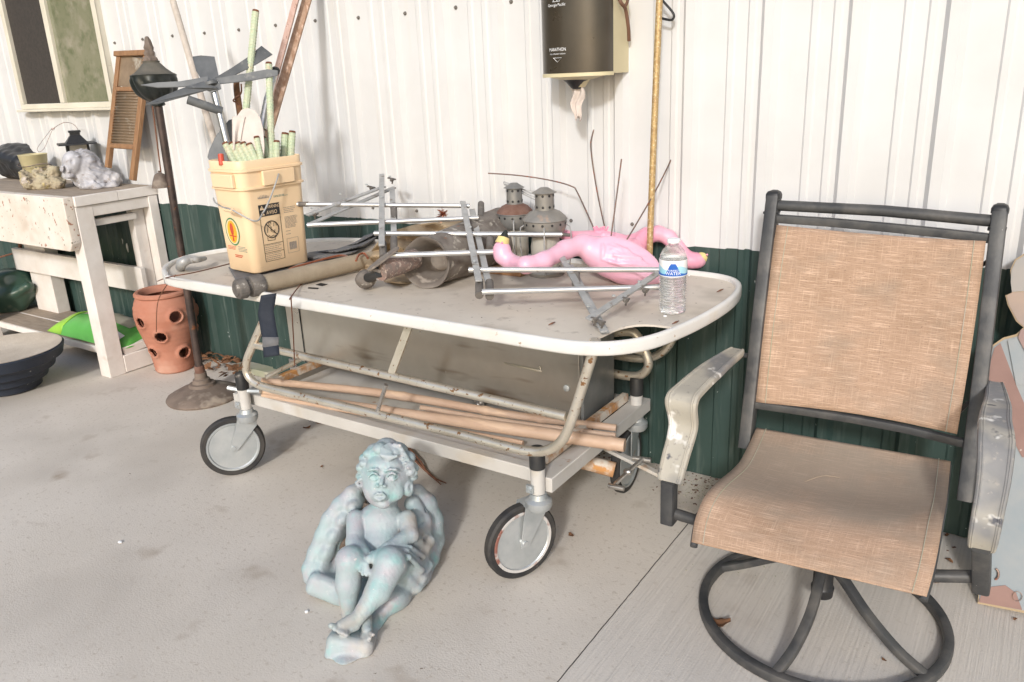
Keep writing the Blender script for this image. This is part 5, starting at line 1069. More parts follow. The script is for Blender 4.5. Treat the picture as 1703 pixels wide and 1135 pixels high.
sq('back_rail', [BK(1292, 364), BK(1380, 370), BK(1470, 378), BK(1560, 387), BK(1648, 397)], rrect(.022, .024, .004, 2), ref=V((0, 0, 1)))
sq('back_rail', [BK(1250, 672), BK(1330, 683), BK(1420, 697), BK(1510, 714), BK(1606, 738)], rrect(.022, .022, .004, 2), ref=V((0, 0, 1)))
tl_, tr_, br_, bl_ = (1293, 375), (1640, 402), (1592, 722), (1256, 669)
def slg(u, v):
    x = (tl_[0]*(1-u)+tr_[0]*u)*(1-v)+(bl_[0]*(1-u)+br_[0]*u)*v; y = (tl_[1]*(1-u)+tr_[1]*u)*(1-v)+(bl_[1]*(1-u)+br_[1]*u)*v
    y += -7*sin(pi*u)*v+3*sin(pi*u)*(1-v); x += -4*sin(pi*v)*(1 if u < .5 else -.6)*(abs(u-.5)*2)
    return BK(x, y, .012-.020*sin(pi*v)*sin(pi*u)-.004)
mb = MB(); mb.grid(slg, 24, 30); bs = mb.build('back_sling', 'fabric', ch, solid=.003)
for (x0, x1, u) in (((1306, 390), (1290, 400), 0), ((1632, 440), (1648, 430), 1), ((1268, 640), (1262, 625), 0), ((1590, 690), (1610, 670), 1)):
    mb = MB(); a, b = BK(*x0, -.02), BK(*x1, -.004); mb.tube(smoothpath([a, a.lerp(b, .5)-bn*-.012, b], 4), .006, 8); mb.build('hook', 'chairframe', ch)
# seat
zs_ = [.425, .405, .400, .412, .400, .37, .335]
Lp = [(1258, 712), (1243, 745), (1225, 775), (1190, 805), (1170, 830), (1156, 865), (1150, 902)]
Rp = [(1581, 768), (1578, 800), (1574, 835), (1568, 868), (1562, 905), (1553, 950), (1541, 993)]
LP3 = smoothpath([Z(*p, z) for p, z in zip(Lp, zs_)], 5); RP3 = smoothpath([Z(*p, z) for p, z in zip(Rp, zs_)], 5); n_ = len(LP3)
def seat(u, v):
    f = v*(n_-1); k = min(int(f), n_-2); f -= k; a = LP3[k].lerp(LP3[k+1], f); b = RP3[k].lerp(RP3[k+1], f)
    p = a.lerp(b, u); return p-V((0, 0, .022*sin(pi*u)*sin(pi*min(v*1.1, 1))))
mb = MB(); mb.grid(seat, 26, 44); so_ = mb.build('seat_sling', 'fabric', ch, solid=.003)
at = so_.data.attributes.new('wear', 'FLOAT', 'POINT')
uvp = [(i/26, j/44) for i in range(27) for j in range(45)]
if len(so_.data.vertices) == len(uvp): at.data.foreach_set('value', [float(np.clip(1.45-abs(v-.28)*3.1, 0, 1)*np.clip(2.1-abs(u-.5)*2.6, .35, 1)) for u, v in uvp])
for nm, P3, sgn in (('side_tube', LP3, 1), ('side_tube', RP3, -1)):
    mb = MB(); mb.tube([p+V((sgn*.006, 0, -.011)) for p in P3], .0095, 10); mb.build(nm, 'chairframe', ch)
mb = MB(); f = LP3[-1]; g_ = RP3[-1]; mb.tube([f+V((0, .02, .0)), g_+V((0, .02, 0))], .010, 10); mb.build('cross_tube', 'chairframe', ch)
mb = MB(); mb.bar((-.62, -.62, .335), (-.14, -.58, .335), .05, .022); mb.bar((-.38, -.80, .322), (-.38, -.42, .322), .06, .022); mb.build('seat_support', 'chairframe', ch, bevel=.003)
for fn_, nm in ((seat, 'seam'), (slg, 'seam')):
    for u_ in (.055, .945):
        mb = MB(); mb.tube([fn_(u_, v_)+(V((0, 0, .003)) if fn_ is seat else -bn*.003) for v_ in np.linspace(.0, 1, 40)], .0011, 5); mb.build(nm, 'dusty', so_ if fn_ is seat else bs)
# hub, ring and curved legs
hc = V((-.375, -.625, 0))
mb = MB(); mb.lathe([(0, .07), (.022, .07), (.028, .075), (.030, .10), (.026, .105), (.026, .20), (.05, .21), (.05, .30), (0, .30)], hc, seg=28); mb.build('swivel_hub', 'dark', ch)
rc = V((-.375, -.625, .016)); RR = .312
mb = MB(); mb.sweep([rc+V((RR*cos(t), RR*sin(t), 0)) for t in np.linspace(0, 2*pi, 73)[:-1]], rrect(.026, .030, .007, 2), V((0, 0, 1)), closed=True); mb.build('base_ring', 'chairframe', ch, angle=35)
rz = .03
for px_, bow in ((Z(1312, 1085, rz), 1), (Z(1530, 1112, rz), -1), (Z(1215, 945, rz), -1), (Z(1520, 950, rz), 1)):
    e = V((px_.x, px_.y, 0))-V((rc.x, rc.y, 0)); e = e.normalized()*(RR-.008); s__ = V((-e.y, e.x, 0)).normalized()*bow
    P = [hc+V((0, 0, .175))+e*.05, hc+V((0, 0, .165))+e*.22+s__*.012, hc+V((0, 0, .11))+e*.50+s__*.022, hc+V((0, 0, .055))+e*.78+s__*.016, hc+V((0, 0, .020))+e*1.0]
    mb = MB(); mb.sweep(smoothpath(P, 6), rrect(.026, .022, .006, 2), V((0, 0, 1))); mb.build('leg', 'chairframe', ch, angle=35)
# arms
def arm(front, post_top, rail, peg, seat_pt, name='arm'):
    f0, f1 = front, post_top
    r_ = sq('arm_post', [f0, f1], rrect(.040, .036, .006, 2))
    P = smoothpath([f1-V((0, 0, .004))]+rail, 6); n2 = len(P)
    sc_ = np.interp(np.linspace(0, 1, n2), [0, .04, .25, .5, .8, 1], [.80, .86, .92, 1.10, .95, .55])
    mb = MB(); AW = 1 if front.x < -.5 else .82
    sec = [(.041, -.004), (.039, .007), (.033, .0105), (.031, .008), (.028, .0105), (.025, .008), (-.025, .008), (-.028, .0105), (-.031, .008), (-.033, .0105), (-.039, .007), (-.041, -.004), (-.034, -.014), (.034, -.014)]
    vs = []; m_ = len(sec)
    for i, p in enumerate(P):
        tn = (P[min(i+1, n2-1)]-P[max(i-1, 0)]).normalized(); xx = V((1, 0, 0)); xx = (xx-tn*xx.dot(tn)).normalized(); nn = xx.cross(tn)
        if nn.dot(V((0, -1, .6))) < 0: nn = -nn
        vs += [p+xx*q[0]*sc_[i]*AW+nn*q[1]*(1.0) for q in sec]
    fs = [(i*m_+j, i*m_+(j+1) % m_, (i+1)*m_+(j+1) % m_, (i+1)*m_+j) for i in range(n2-1) for j in range(m_)]+[tuple(range(m_)), tuple(range((n2-1)*m_, n2*m_))]
    mb.add(vs, fs).build('arm_rest', 'armpad', ch, angle=50, bevel=.0012)
    mb = MB(); mb.tube([P[-1]-V((0, .01, .006)), peg], .008, 10); mb.build('arm_peg', 'chairframe', ch)
    mb = MB(); mb.tube([f0+V((0, .0, .03)), seat_pt], .015, 12); mb.build('arm_bracket', 'chairframe', ch)
xa = -.735
arm(X(1112, 868, xa), X(1113, 800, xa), [X(1122, 765, xa), X(1136, 710, xa), X(1133, 668, xa), X(1150, 645, xa), X(1190, 610, xa+.01), X(1226, 584, xa+.02)], BK(1244, 592), Z(1172, 870, .30))
arm(Z(1632, 978, .285), Z(1633, 908, .43), [Z(1638, 880, .48), Z(1652, 800, .575), Z(1657, 735, .645), Z(1655, 700, .655), Z(1658, 672, .648), Z(1655, 640, .638)], BK(1634, 650), Z(1550, 958, .30))

# ================================================================ HANGING AND LEANING THINGS ON THE WALL
dp = thing('towel_dispenser', 'smoked plastic centre-pull paper towel dispenser screwed to the white wall', 'dispenser', (-1.372, 0, 1.43))
x0, x1, zb_, zt_ = -1.506, -1.255, 1.436, 1.82
def dprof(off=0, yb=-.12):
    return [V((x0-off, yb, 0))]+[V(((x0+x1)/2-(x1-x0+2*off)/2*cos(t), yb-(.095+off)*sin(t)**.8, 0)) for t in np.linspace(.12, pi-.12, 22)]+[V((x1+off, yb, 0))]
def zsweep(name, pr_, za, zb2, m, cap=True, par=dp, taper=1.):
    mb = MB(); n_ = len(pr_); cen_ = sum(pr_, V((0, 0, 0)))/n_
    vs = [p+V((0, 0, za)) for p in pr_]+[cen_+(p-cen_)*taper+V((0, 0, zb2)) for p in pr_]; fs = [(i, (i+1) % n_, (i+1) % n_+n_, i+n_) for i in range(n_)]
    if cap: fs += [tuple(range(n_)), tuple(range(n_, 2*n_))]
    mb.add(vs, fs); return mb.build(name, m, par, angle=40)
zsweep('cover', dprof(), zb_+.012, zt_, 'disp')
pb = [V((x0+.002, -.002, 0)), V((x0+.002, -.1195, 0)), V((x1-.002, -.1195, 0)), V((x1-.002, -.002, 0))]
zsweep('back_shell', pb, zb_+.006, zt_+.01, 'tan')
zsweep('cover_lip', dprof(.002), zb_, zb_+.0115, 'tan')
nz = V(((x0+x1)/2-.0, -.135, zb_)); 
mb = MB(); mb.lathe([(.112, -.0005), (.10, -.003), (.06, -.008), (.042, -.012), (.026, -.034), (.020, -.035), (0, -.030)], nz, seg=32, mod=lambda th, h, r: 1 if r < .07 else .82); mb.build('funnel', 'tan', dp)
mb = MB(); mb.lathe([(.046, -.0095), (.036, -.0165), (.018, -.037), (.012, -.040), (0, -.038)], nz+V((0, -.007, 0)), seg=28); mb.build('nozzle', 'dark', dp)
def pap(u, v): s__ = (1-.75*max(0, v-.35)); return nz+V(((u-.5)*.050*s__+.004*sin(v*9), -.005+.006*sin(u*12+v*7), -.034-.105*v-.006*sin(u*9)*(v > .9)))
mb = MB(); mb.grid(pap, 14, 18); del mb.uvs; tag(mb.build('paper_towel', 'paper', loc=nz-V((0, 0, .05)), solid=.001), 'crumpled paper towel end hanging from the dispenser nozzle', 'towel')
cx_ = (x0+x1)/2; Wd = (x1-x0)/2
def DP(x, z, off=0):      # on the curved cover
    t = math.acos(max(-1, min(1, -(x-cx_)/Wd))); return V((x, -.12-.095*sin(t)**.8-off, z))
tx = cx_-.030
for wd, sz, zz_, sx_ in (('Georgia·Pacific', .0125, 1.652, .95), ('MARATHON', .0145, 1.517, .84), ('PULL STRAIGHT DOWN', .0062, 1.506, .95)): text(wd, 'lettering', 'white', dp, nz, (1, 0, 0), (0, 0, 1), sz, bend=lambda x, y, o, z_=zz_: DP(tx+x, z_+y, .0012), sx=sx_)
mb = MB(); mb.tube([DP(tx+a, 1.436+b, .001) for a, b in ((-.017, .060), (.017, .060), (0, .047), (-.017, .060))], .0007, 4); mb.build('pull_arrow', 'white', dp)
mb = MB()
for a, b, c3, d3 in ((-.012, 0, -.004, .012), (-.004, .012, .004, .0), (.0, .006, .006, .015), (.006, .015, .013, .0)): mb.tube([DP(tx+a, 1.668+b, .001), DP(tx+c3, 1.668+d3, .001)], .0011, 4)
mb.tube([DP(tx-.015, 1.666, .001), DP(tx+.015, 1.666, .001)], .0009, 4); mb.build('maker_mark', 'white', dp)
ys = -.055
mb = MB(); mb.tube(smoothpath([Y(1022, -20, -.1), Y(1033, 5, -.1), Y(1040, 15, -.07), Y(1045, 45, -.05), Y(1046, 68, -.03)], 5), .006, 8); mb.tube(smoothpath([Y(1040, -20, -.08), Y(1044, 0, -.08), Y(1038, 14, -.08)], 5), .005, 8); one('leather_thong', 'dark brown leather thong hanging beside the towel dispenser', 'strap', mb, 'brown', Y(1033, 5, -.08))
mb = MB(); mb.tube(smoothpath([Y(1096, -6, -.04), Y(1106, 6, -.045), Y(1115, 16, -.045), Y(1121, 26, -.045), Y(1118, 33, -.045), Y(1110, 33, -.045), Y(1097, 30, -.04)], 6), .004, 8); one('cable_loop', 'small loop of black cable behind the brass pole', 'cable', mb, 'dark', Y(1118, 33, -.045))
mb = MB(); bx_ = Y(1090, 200, -.105).x; mb.tube([(bx_-.008, -.125, TT), (bx_-.004, -.11, 1.2), (bx_+.004, -.05, 2.3)], .0108, 14); one('brass_pole', 'speckled brass pole standing on the stretcher and leaning on the wall behind the flamingos', 'pole', mb, 'brass', (bx_, -.12, TT))

# painted plywood figure at the right edge
q0, q1 = Z(1625, 1003, 0), V((0, -.075, .93)); cn = V((0, (q1.z-q0.z), -(q1.y-q0.y))).normalized()
def CU(x, y, off=0): d = ray(x, y); return CAM+d*((q0-CAM).dot(cn)/d.dot(cn))-cn*off
cut = thing('plywood_figure', 'weathered painted plywood cutout figure leaning on the wall behind the chair', 'cutout', CU(1700, 1010))
def ply(pts, m, off=0, th=.003, name='paint_patch'): mb = MB(); mb.poly([CU(x, y, off) for x, y in pts], th, cn); return mb.build(name, m, cut, smooth=False)
out = [(1626, 1003), (1632, 930), (1640, 800), (1638, 720), (1641, 640), (1643, 600), (1650, 575), (1668, 562), (1690, 556), (1702, 545), (1690, 535), (1676, 508), (1672, 492), (1683, 487), (1682, 470), (1680, 450), (1688, 432), (1710, 418), (1745, 412), (1785, 425), (1800, 460), (1795, 510), (1780, 545), (1830, 570), (1850, 640), (1855, 800), (1860, 1000), (1840, 1040), (1703, 1019)]
ply(out, 'plyedge', 0, .012, 'board')
ply([(1628, 1000), (1634, 930), (1642, 800), (1640, 720), (1643, 640), (1646, 600), (1652, 577), (1670, 565), (1692, 560), (1720, 560), (1830, 572), (1848, 640), (1853, 800), (1850, 1000), (1700, 1014)], 'paintblue', .0075, .002)
ply([(1683, 487), (1674, 493), (1678, 508), (1692, 534), (1705, 546), (1776, 545), (1790, 510), (1793, 480)], 'paintskin', .0075, .002)
ply([(1681, 470), (1683, 486), (1793, 479), (1797, 462), (1783, 428), (1745, 415), (1711, 421), (1690, 434), (1682, 450)], 'paintgrey', .0078, .002)
ply([(1644, 640), (1648, 600), (1654, 579), (1664, 571), (1690, 640), (1712, 690), (1735, 760), (1700, 760), (1668, 700), (1655, 655)], 'paintbrown', .0100, .002)
ply([(1676, 567), (1692, 562), (1712, 640), (1690, 640)], 'paintblue', .0125, .002)
ply([(1698, 548), (1693, 562), (1705, 585), (1740, 590), (1742, 548)], 'paintpink', .0125, .002)
ply([(1628, 1000), (1633, 985), (1645, 975), (1672, 972), (1690, 985), (1700, 1013)], 'paintbrown', .0102, .002)
ply([(1640, 720), (1645, 700), (1652, 740), (1650, 860), (1641, 900), (1638, 930), (1634, 930), (1642, 800)], 'paintbrown', .0104, .002)
mb = MB(); mb.tube([CU(1692+8*cos(t), 990+8*sin(t), .014) for t in np.linspace(0, 2*pi, 14)[:-1]], .001, 4, closed=True); mb.tube([CU(1655+6*cos(t), 975+9*sin(t)-22, .014) for t in np.linspace(-1.3, 1.5, 9)], .003, 6); mb.build('wire_eye', 'wire', cut)

# ================================================================ CHERUB STATUE
S3 = SDF(.0028, .02); kk = lambda d: d/FPX
def B3(x, y, d): return D(x, y, d)
def cp(a, b, ra, rb=None, k=.010): S3.cap(B3(*a), B3(*b), ra*kk(a[2]), (rb if rb else ra)*kk(b[2]), k)
def el(c, r, k=.010, ax=None, sub=False): S3.ell(B3(*c), [q*kk(c[2]) for q in r], ax or CAMAX, k, sub)
rotax = lambda deg: ((rt*cos(R(deg))+up*sin(R(deg))), (up*cos(R(deg))-rt*sin(R(deg))), -fw)
# back shell and rims (folded wings)
el((622, 925, 2.54), (88, 84, 60), .03)
el((600, 905, 2.36), (56, 76, 76), .02, sub=True)
S3.box(B3(548, 972, 2.41), (.060, .036, .060), rotax(-20), .024, .020); el((600, 985, 2.40), (50, 24, 50), .02)
for P, rs in (([(604, 806, 2.45), (586, 820, 2.43), (565, 840, 2.42), (548, 864, 2.42), (536, 892, 2.42), (525, 920, 2.42), (516, 946, 2.41), (517, 960, 2.41)], [9, 12, 13, 13, 13, 13, 13, 13]), ([(694, 818, 2.50), (708, 838, 2.53), (718, 866, 2.55), (721, 898, 2.55), (714, 928, 2.51), (700, 956, 2.45), (684, 980, 2.40)], [13, 18, 19, 18, 16, 14, 14]), ([(686, 838, 2.47), (702, 866, 2.48), (704, 905, 2.47), (692, 938, 2.42)], [14, 15, 15, 14])):
    for i in range(len(P)-1): cp(P[i], P[i+1], rs[i], rs[i+1], .010)
for a_, b_ in zip([(603, 832, 2.50), (580, 868, 2.51), (566, 905, 2.50), (556, 942, 2.46)][:-1], [(603, 832, 2.50), (580, 868, 2.51), (566, 905, 2.50), (556, 942, 2.46)][1:]): cp(a_, b_, 20, 20, .02)
el((578, 900, 2.38), (11, 38, 50), .012, sub=True)
el((698, 900, 2.53), (24, 62, 50), .02); el((690, 955, 2.47), (26, 34, 40), .02)
for x, y, rx_, ry_, a_ in ((592, 836, 15, 18, 40), (575, 858, 17, 24, 45), (560, 885, 18, 28, 58), (549, 912, 18, 28, 66), (540, 938, 18, 24, 70)): el((x, y, 2.46), (ry_, rx_, 42), .012, rotax(a_))
# base rock
el((655, 990, 2.36), (30, 26, 46), .02)
cp((606, 1010, 2.34), (590, 1070, 2.24), 26, 24, .02); cp((640, 1005, 2.34), (606, 1070, 2.22), 20, 20, .02)
S3.box(B3(584, 1078, 2.185), (.064, .044, .052), rotax(-9), .020, .014); el((582, 1094, 2.175), (35, 17, 42), .010)
# torso
el((634, 870, 2.40), (40, 36, 32), .012); el((632, 903, 2.38), (36, 30, 32), .016); cp((640, 845, 2.40), (642, 826, 2.40), 19, 21)
el((618, 866, 2.368), (15, 12, 8), .008); el((646, 868, 2.368), (15, 12, 8), .008); el((632, 900, 2.352), (19, 15, 9), .012)
# arms
cp((592, 864, 2.375), (590, 903, 2.33), 16, 14.5, .008); cp((590, 903, 2.33), (606, 922, 2.27), 14, 11, .008); cp((606, 922, 2.27), (605, 938, 2.235), 9.5, 8, .006)
cp((677, 864, 2.38), (682, 890, 2.34), 16, 14, .008); cp((682, 890, 2.34), (645, 912, 2.275), 13.5, 10, .008); cp((645, 912, 2.275), (616, 930, 2.235), 9.5, 8, .006)
for i, (x, y) in enumerate(((598, 950), (603, 956), (609, 957), (614, 953))): cp((603+i*2.6, 938, 2.226), (x, y, 2.212), 3.2, 2.6, .003)
cp((599, 934, 2.23), (595, 943, 2.220), 3.2, 2.6, .003)
# thighs, knees, shins
cp((612, 935, 2.36), (582, 932, 2.245), 27, 23, .010); cp((582, 932, 2.245), (579, 972, 2.25), 22.5, 21, .010); cp((579, 972, 2.25), (580, 1022, 2.25), 20, 12, .010)
cp((656, 940, 2.36), (649, 936, 2.24), 29, 26, .010); cp((649, 938, 2.24), (629, 983, 2.21), 26, 22, .010); cp((629, 983, 2.21), (595, 1028, 2.175), 21, 11.5, .010)
# feet
cp((595, 1028, 2.175), (566, 1041, 2.145), 12, 9, .006); cp((590, 1040, 2.17), (572, 1050, 2.15), 10, 8, .006)
for i, (x, y, r_) in enumerate(((551, 1041, 5.0), (557, 1047, 4.2), (563.5, 1051, 3.9), (570, 1054, 3.6), (576, 1057, 3.3))): cp((563+i*3.6, 1042+i*2.2, 2.14), (x, y, 2.125), r_*.85, r_, .0025)
cp((606, 1022, 2.23), (611, 1050, 2.18), 11, 9, .008)
for i, (x, y, r_) in enumerate(((602, 1068, 4.6), (609, 1066, 4.0), (615.5, 1062, 3.6), (621, 1056, 3.2))): cp((606+i*3, 1054-i, 2.172), (x, y, 2.148), r_*.85, r_, .0025)
# cloth over the lap and down the right side
for P, r_ in (([(620, 921, 2.262), (648, 913, 2.255), (676, 917, 2.285), (694, 932, 2.35)], 5), ([(626, 928, 2.245), (652, 920, 2.235), (680, 927, 2.265), (702, 948, 2.35)], 4.5), ([(632, 914, 2.275), (655, 906, 2.28), (682, 911, 2.31), (704, 926, 2.38)], 4.5), ([(690, 905, 2.38), (705, 912, 2.42), (716, 900, 2.45)], 8), ([(684, 942, 2.33), (702, 960, 2.38), (714, 940, 2.42)], 7), ([(678, 962, 2.33), (694, 978, 2.37), (708, 962, 2.41)], 6.5), ([(700, 880, 2.45), (694, 898, 2.40), (686, 903, 2.36)], 6)):
    for i in range(len(P)-1): cp(P[i], P[i+1], r_, r_, .004 if r_ < 6 else .016)
el((690, 932, 2.43), (22, 30, 34), .016); el((676, 958, 2.38), (20, 22, 30), .014)
# drapery grooves on the rims
for P in ([(582, 838, 2.432), (563, 866, 2.420), (552, 898, 2.418), (545, 935, 2.42)], [(574, 862, 2.425), (562, 892, 2.42), (555, 930, 2.42)], [(705, 850, 2.475), (700, 880, 2.45), (706, 905, 2.47)], [(724, 870, 2.49), (726, 900, 2.49), (716, 930, 2.45)]):
    for i in range(len(P)-1): S3.cap(B3(*P[i]), B3(*P[i+1]), .0065, .006, .008, True)
# head
hd = 2.35
rx = rotax(-6)
el((644, 784, hd+.02), (44, 50, 48), .012, rx); el((637, 805, hd-.005), (33, 39, 39), .014, rx)
el((619, 816, hd-.036), (13, 14, 12), .012); el((658, 818, hd-.034), (14, 15, 12), .012); el((637, 838, hd-.044), (12, 9, 11), .010)
el((640, 774, hd-.040), (28, 14, 18), .014)                     # forehead
for x, sg in ((621.5, -1), (652, 1)):
    el((x, 793, hd-.090), (11, 7.5, 10), .008, sub=True); el((x, 794, hd-.064), (7.4, 5.6, 6.5), .002)
    Q = [(x-9, 794, hd-.074), (x-5, 788.5, hd-.0785), (x, 786.8, hd-.080), (x+5, 788.5, hd-.0785), (x+9, 793, hd-.072)]
    for a_, b_ in zip(Q[:-1], Q[1:]): S3.cap(B3(*a_), B3(*b_), .0026, .0026, .004)
    Q = [(x-8.5, 795, hd-.071), (x-3, 799.5, hd-.0735), (x+3, 799.5, hd-.0735), (x+8.5, 795, hd-.070)]
    for a_, b_ in zip(Q[:-1], Q[1:]): S3.cap(B3(*a_), B3(*b_), .0020, .0020, .002)
    Q = [(x-11, 784, hd-.071), (x-3, 780.5, hd-.075), (x+6, 781, hd-.074), (x+12, 785, hd-.066)]
    for a_, b_ in zip(Q[:-1], Q[1:]): S3.cap(B3(*a_), B3(*b_), .0030, .0030, .006)
    el((x-.5, 793.5, hd-.0775), (2.6, 2.8, 2.4), .001, sub=True)
S3.cap(B3(638, 788, hd-.062), B3(633.5, 805, hd-.086), .0050, .0066, .006); el((628, 808, hd-.073), (4, 3.4, 5), .006); el((639.5, 808.5, hd-.073), (4, 3.4, 5), .006)
for x in (): el((x, 812, hd-.086), (1.6, 1.2, 2.4), .001, sub=True)
el((632, 826, hd-.062), (13, 9, 9), .008)
for Q, r_ in (([(623, 825.5, hd-.073), (628, 820.5, hd-.080), (631.5, 822, hd-.082), (635, 820.5, hd-.080), (640.5, 825.5, hd-.073)], .0040), ([(625, 828.5, hd-.074), (631.5, 832, hd-.079), (638.5, 828.5, hd-.074)], .0046)):
    for a_, b_ in zip(Q[:-1], Q[1:]): S3.cap(B3(*a_), B3(*b_), r_, r_, .002)
el((631.5, 826.3, hd-.085), (5.8, 1.7, 5), .001, sub=True); el((631.5, 837, hd-.066), (9, 2, 3), .003, sub=True)
el((680, 812, hd-.002), (9, 14, 12), .006); el((677, 812, hd-.012), (8, 12, 10), .006); el((683, 811, hd-.026), (3.4, 7, 6), .004, sub=True)
# curls
for x, y, r_, dz in ((643, 744, 19, .01), (624, 750, 15, .0), (609, 763, 12, .0), (602, 778, 10, .0), (600, 792, 9, .0), (601, 806, 8, .02), (662, 749, 16, .01), (677, 762, 14, .01), (686, 779, 11, .01), (687, 793, 8, .01), (614, 755, 10, -.02), (633, 747, 13, -.03), (657, 752, 12, -.03), (605, 771, 8, -.02), (681, 773, 9, -.02), (683, 786, 7, -.02)): el((x, y, hd+dz), (r_, r_*.85, r_*1.2), .005)
def lock(P, th): 
    for a_, b_ in zip(P[:-1], P[1:]): S3.cap(B3(*a_), B3(*b_), th*kk(a_[2]), th*kk(a_[2])*.92, .0025)
for k_ in range(5):            # forelock swept across the brow
    lock([(648+k_*3.4, 738+k_*2.6, hd-.035), (636+k_*3.6, 746+k_*2, hd-.056), (634+k_*4.2, 757+k_*.8, hd-.066), (646+k_*3.4, 765-k_*1.6, hd-.066)], 3.0)
for k_ in range(7):            # wavy locks down the left side
    a_ = k_/6; bx_, by_ = 622-24*a_, 750+52*a_; lock([(bx_+10, by_-9, hd-.035), (bx_+2, by_-5, hd-.040+.012*a_), (bx_-5, by_+1, hd-.030+.015*a_), (bx_-2, by_+7, hd-.030+.015*a_), (bx_+5, by_+6, hd-.038+.012*a_)], 3.1)
for k_ in range(6):            # and the right
    a_ = k_/5; bx_, by_ = 664+22*a_, 746+38*a_; lock([(bx_-8, by_-6, hd-.040), (bx_+1, by_-4, hd-.042+.018*a_), (bx_+6, by_+3, hd-.030+.018*a_), (bx_+1, by_+8, hd-.034+.018*a_), (bx_-5, by_+5, hd-.042+.014*a_)], 3.1)
for k_ in range(6): lock([(615+k_*9, 737+abs(k_-2.5)*3, hd-.005), (618+k_*8, 743+abs(k_-2.5)*2.4, hd-.024), (621+k_*7, 750+abs(k_-2.5)*2, hd-.040)], 3.0)
loc = Z(590, 1010, 0)
S3.clip((0, 0, -1), 0, .004) if 0 else None
stt = S3.mesh('cherub_statue', 'statue', disp=lambda q: .0008*fbm(q, 20, 2, 3)+.0004*fbm(q, 90, 8, 2), zmin=.001, loc=loc, smooth=1)
tag(stt, 'pale turquoise cherub garden statue sitting on the concrete with crossed feet', 'statue')

s4 = SDF(.004)
for x, y, d, r_ in ((575, 885, 2.47, 12), (572, 905, 2.45, 12), (572, 925, 2.43, 10), (585, 866, 2.47, 10), (603, 840, 2.445, 9), (610, 843, 2.435, 7)): s4.ell(D(x, y, d), (r_*kk(d),)*3, k=.01)
s4.mesh('leaf_litter', 'litter', stt, disp=lambda q: .006*fbm(q, 22, 4, 3), zmin=.002)
# ================================================================ FLOOR LITTER
def leaf_(x, y, s_, label, m='leaf', name='dry_leaf', rot=None, grp='dry leaves on the floor'):
    c_ = Z(x, y, 0); a = random.uniform(0, 6.28) if rot is None else rot; e1 = V((cos(a), sin(a), 0)); e2 = V((-sin(a), cos(a), 0)); mb = MB()
    ph = random.uniform(0, 6)
    mb.grid(lambda u, v: c_+e1*(s_*(u-.5)*2)+e2*(s_*.55*(v-.5)*2*sin(pi*(.08+.84*u))**.7*(1+.2*sin(u*14+ph)))+V((0, 0, .003+s_*.35*abs(v-.5)+s_*.22*(1+sin(u*5+ph)))), 8, 6); del mb.uvs
    o = one(name, label, 'leaf', mb, m, c_, grp, solid=.0008); return o
for a in ((530, 706, .035, 'large torn brown leaf under the stretcher between its front wheels'), (511, 714, .018, 'small brown leaf scrap left of the torn leaf under the stretcher'), (1361, 992, .012, 'orange-brown leaf lying inside the chair base ring'), (1245, 1110, .016, 'tan leaf scrap against the outside of the chair base ring'), (1196, 1040, .03, 'curled grey-brown leaf against the inside of the chair base ring'), (1578, 935, .012, 'small red-brown leaf beyond the right side of the seat'), (1556, 970, .014, 'brown leaf under the right chair bracket'), (1575, 892, .008, 'tiny dark leaf by the wall base behind the chair'), (1688, 1032, .008, 'tiny brown leaf in front of the plywood figure'), (950, 893, .014, 'thin reddish leaf beside the right front wheel'), (535, 778, .008, 'dark speck of leaf left of the cherub'), (1470, 1100, .007, 'small dark leaf crumb inside the ring near the right leg')): leaf_(*a)
mb = MB()
for i in range(46):
    x, y = random.gauss(372, 22), random.gauss(612, 13); c_ = Z(x, y, 0)
    if c_.y > -.03: c_.y = -.04
    a, b = V(RNG.normal(size=3)), V(RNG.normal(size=3)); a.z *= .4; b.z *= .5; s_ = random.uniform(.014, .04); a = a.normalized()*s_; b = b.normalized()*s_*.6; z0 = random.uniform(.012, .05)+s_*.5; p = V((c_.x, c_.y, z0))
    mb.add([p-a, p-a*.3+b, p+a, p-a*.2-b, p+V((0, 0, .008))], [(0, 1, 4), (1, 2, 4), (2, 3, 4), (3, 0, 4)])
o = mb.build('dry_leaves', 'leaf', loc=Z(375, 612, 0), smooth=False, weld=False, solid=.0006); st(o, 'stuff')
mb = MB()
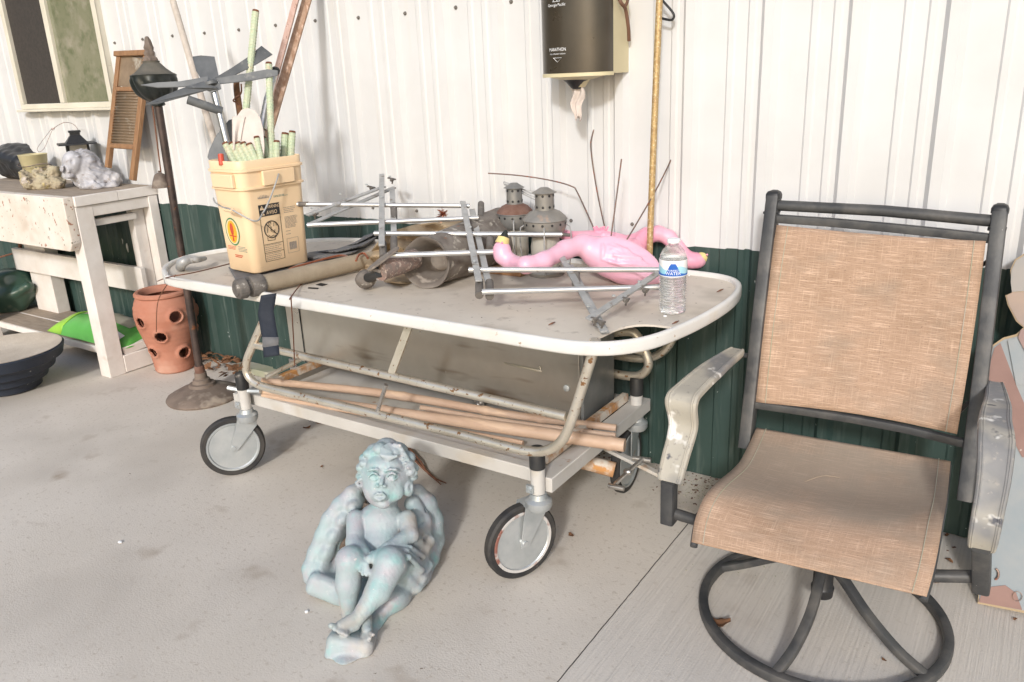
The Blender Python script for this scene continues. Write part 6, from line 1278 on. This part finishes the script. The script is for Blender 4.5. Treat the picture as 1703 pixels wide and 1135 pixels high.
for i in range(420):
    if i < 260: c_ = Z(random.gauss(1170, 22), random.gauss(812, 14), 0)
    elif i < 330: c_ = V((random.uniform(-4.0, -.1), -abs(random.gauss(0, .04))-.01, 0))
    else: c_ = Z(random.uniform(1120, 1600), random.uniform(800, 960), 0)
    if c_.y > -.01: continue
    r_ = random.uniform(.0012, .0034); mb.ell(c_+V((0, 0, r_*.5)), r_, r_*.7, r_*.5, 6)
o = mb.build('seed_husks', 'dusty', loc=Z(1170, 812, 0), weld=False); st(o, 'stuff')
mb = MB()
for i in range(260):
    c_ = V((random.uniform(-4.0, -.1), -abs(random.gauss(0, .05))-.008, 0)) if i < 180 else Z(random.gauss(1165, 35), random.gauss(805, 16), 0)
    if c_.y > -.004: continue
    r_ = random.uniform(.002, .006); a = random.uniform(0, 3); mb.obox(c_+V((0, 0, .001)), (V((cos(a), sin(a), 0)), V((-sin(a), cos(a), 0)), V((0, 0, 1))), (r_, r_*.5, .0008))
o = mb.build('dirt_crumbs', 'brown', loc=Z(1165, 805, 0), weld=False); st(o, 'stuff')
mb = MB(); mb.tube([Z(668, 737, .01), Z(690, 765, .012), Z(707, 782, .01), Z(725, 797, .008), Z(742, 804, .006)], [.006, .005, .005, .0035, .002], 7); mb.tube([Z(672, 735, .014), Z(700, 768, .02), Z(712, 788, .008), Z(733, 806, .006)], [.004, .004, .003, .002], 6); one('fallen_twig', 'thin forked brown twig lying on concrete behind the cherub', 'twig', mb, 'twig', Z(700, 775, 0))
c_ = Z(200, 903, 0); mb = MB(); mb.ell(c_+V((0, 0, .003)), .009, .007, .004, 8); one('white_pebble', 'small white chip lying alone on the left of the floor', 'pebble', mb, 'white', c_)
c_ = Z(510, 1019, 0); mb = MB(); mb.ell(c_+V((0, 0, .003)), .006, .006, .004, 8); one('white_pebble', 'small white chip just left of the statue base', 'pebble', mb, 'white', c_)
mb = MB(); mb.tube(smoothpath([seat(.35, .33)+V((0, 0, .004)), seat(.42, .27)+V((0, 0, .008)), seat(.50, .25)+V((0, 0, .004))], 4), .0009, 5); one('grass_straw', 'dry straw lying on the chair seat', 'straw', mb, 'straw', seat(.4, .3))
mb = MB(); c_ = Z(402, 612, .0); mb.box(c_+V((-.0, -.05, .0)), c_+V((.28, .03, .035))); one('concrete_block', 'long grey block on the floor behind the left front wheel', 'block', mb, 'dusty', c_, bevel=.004)
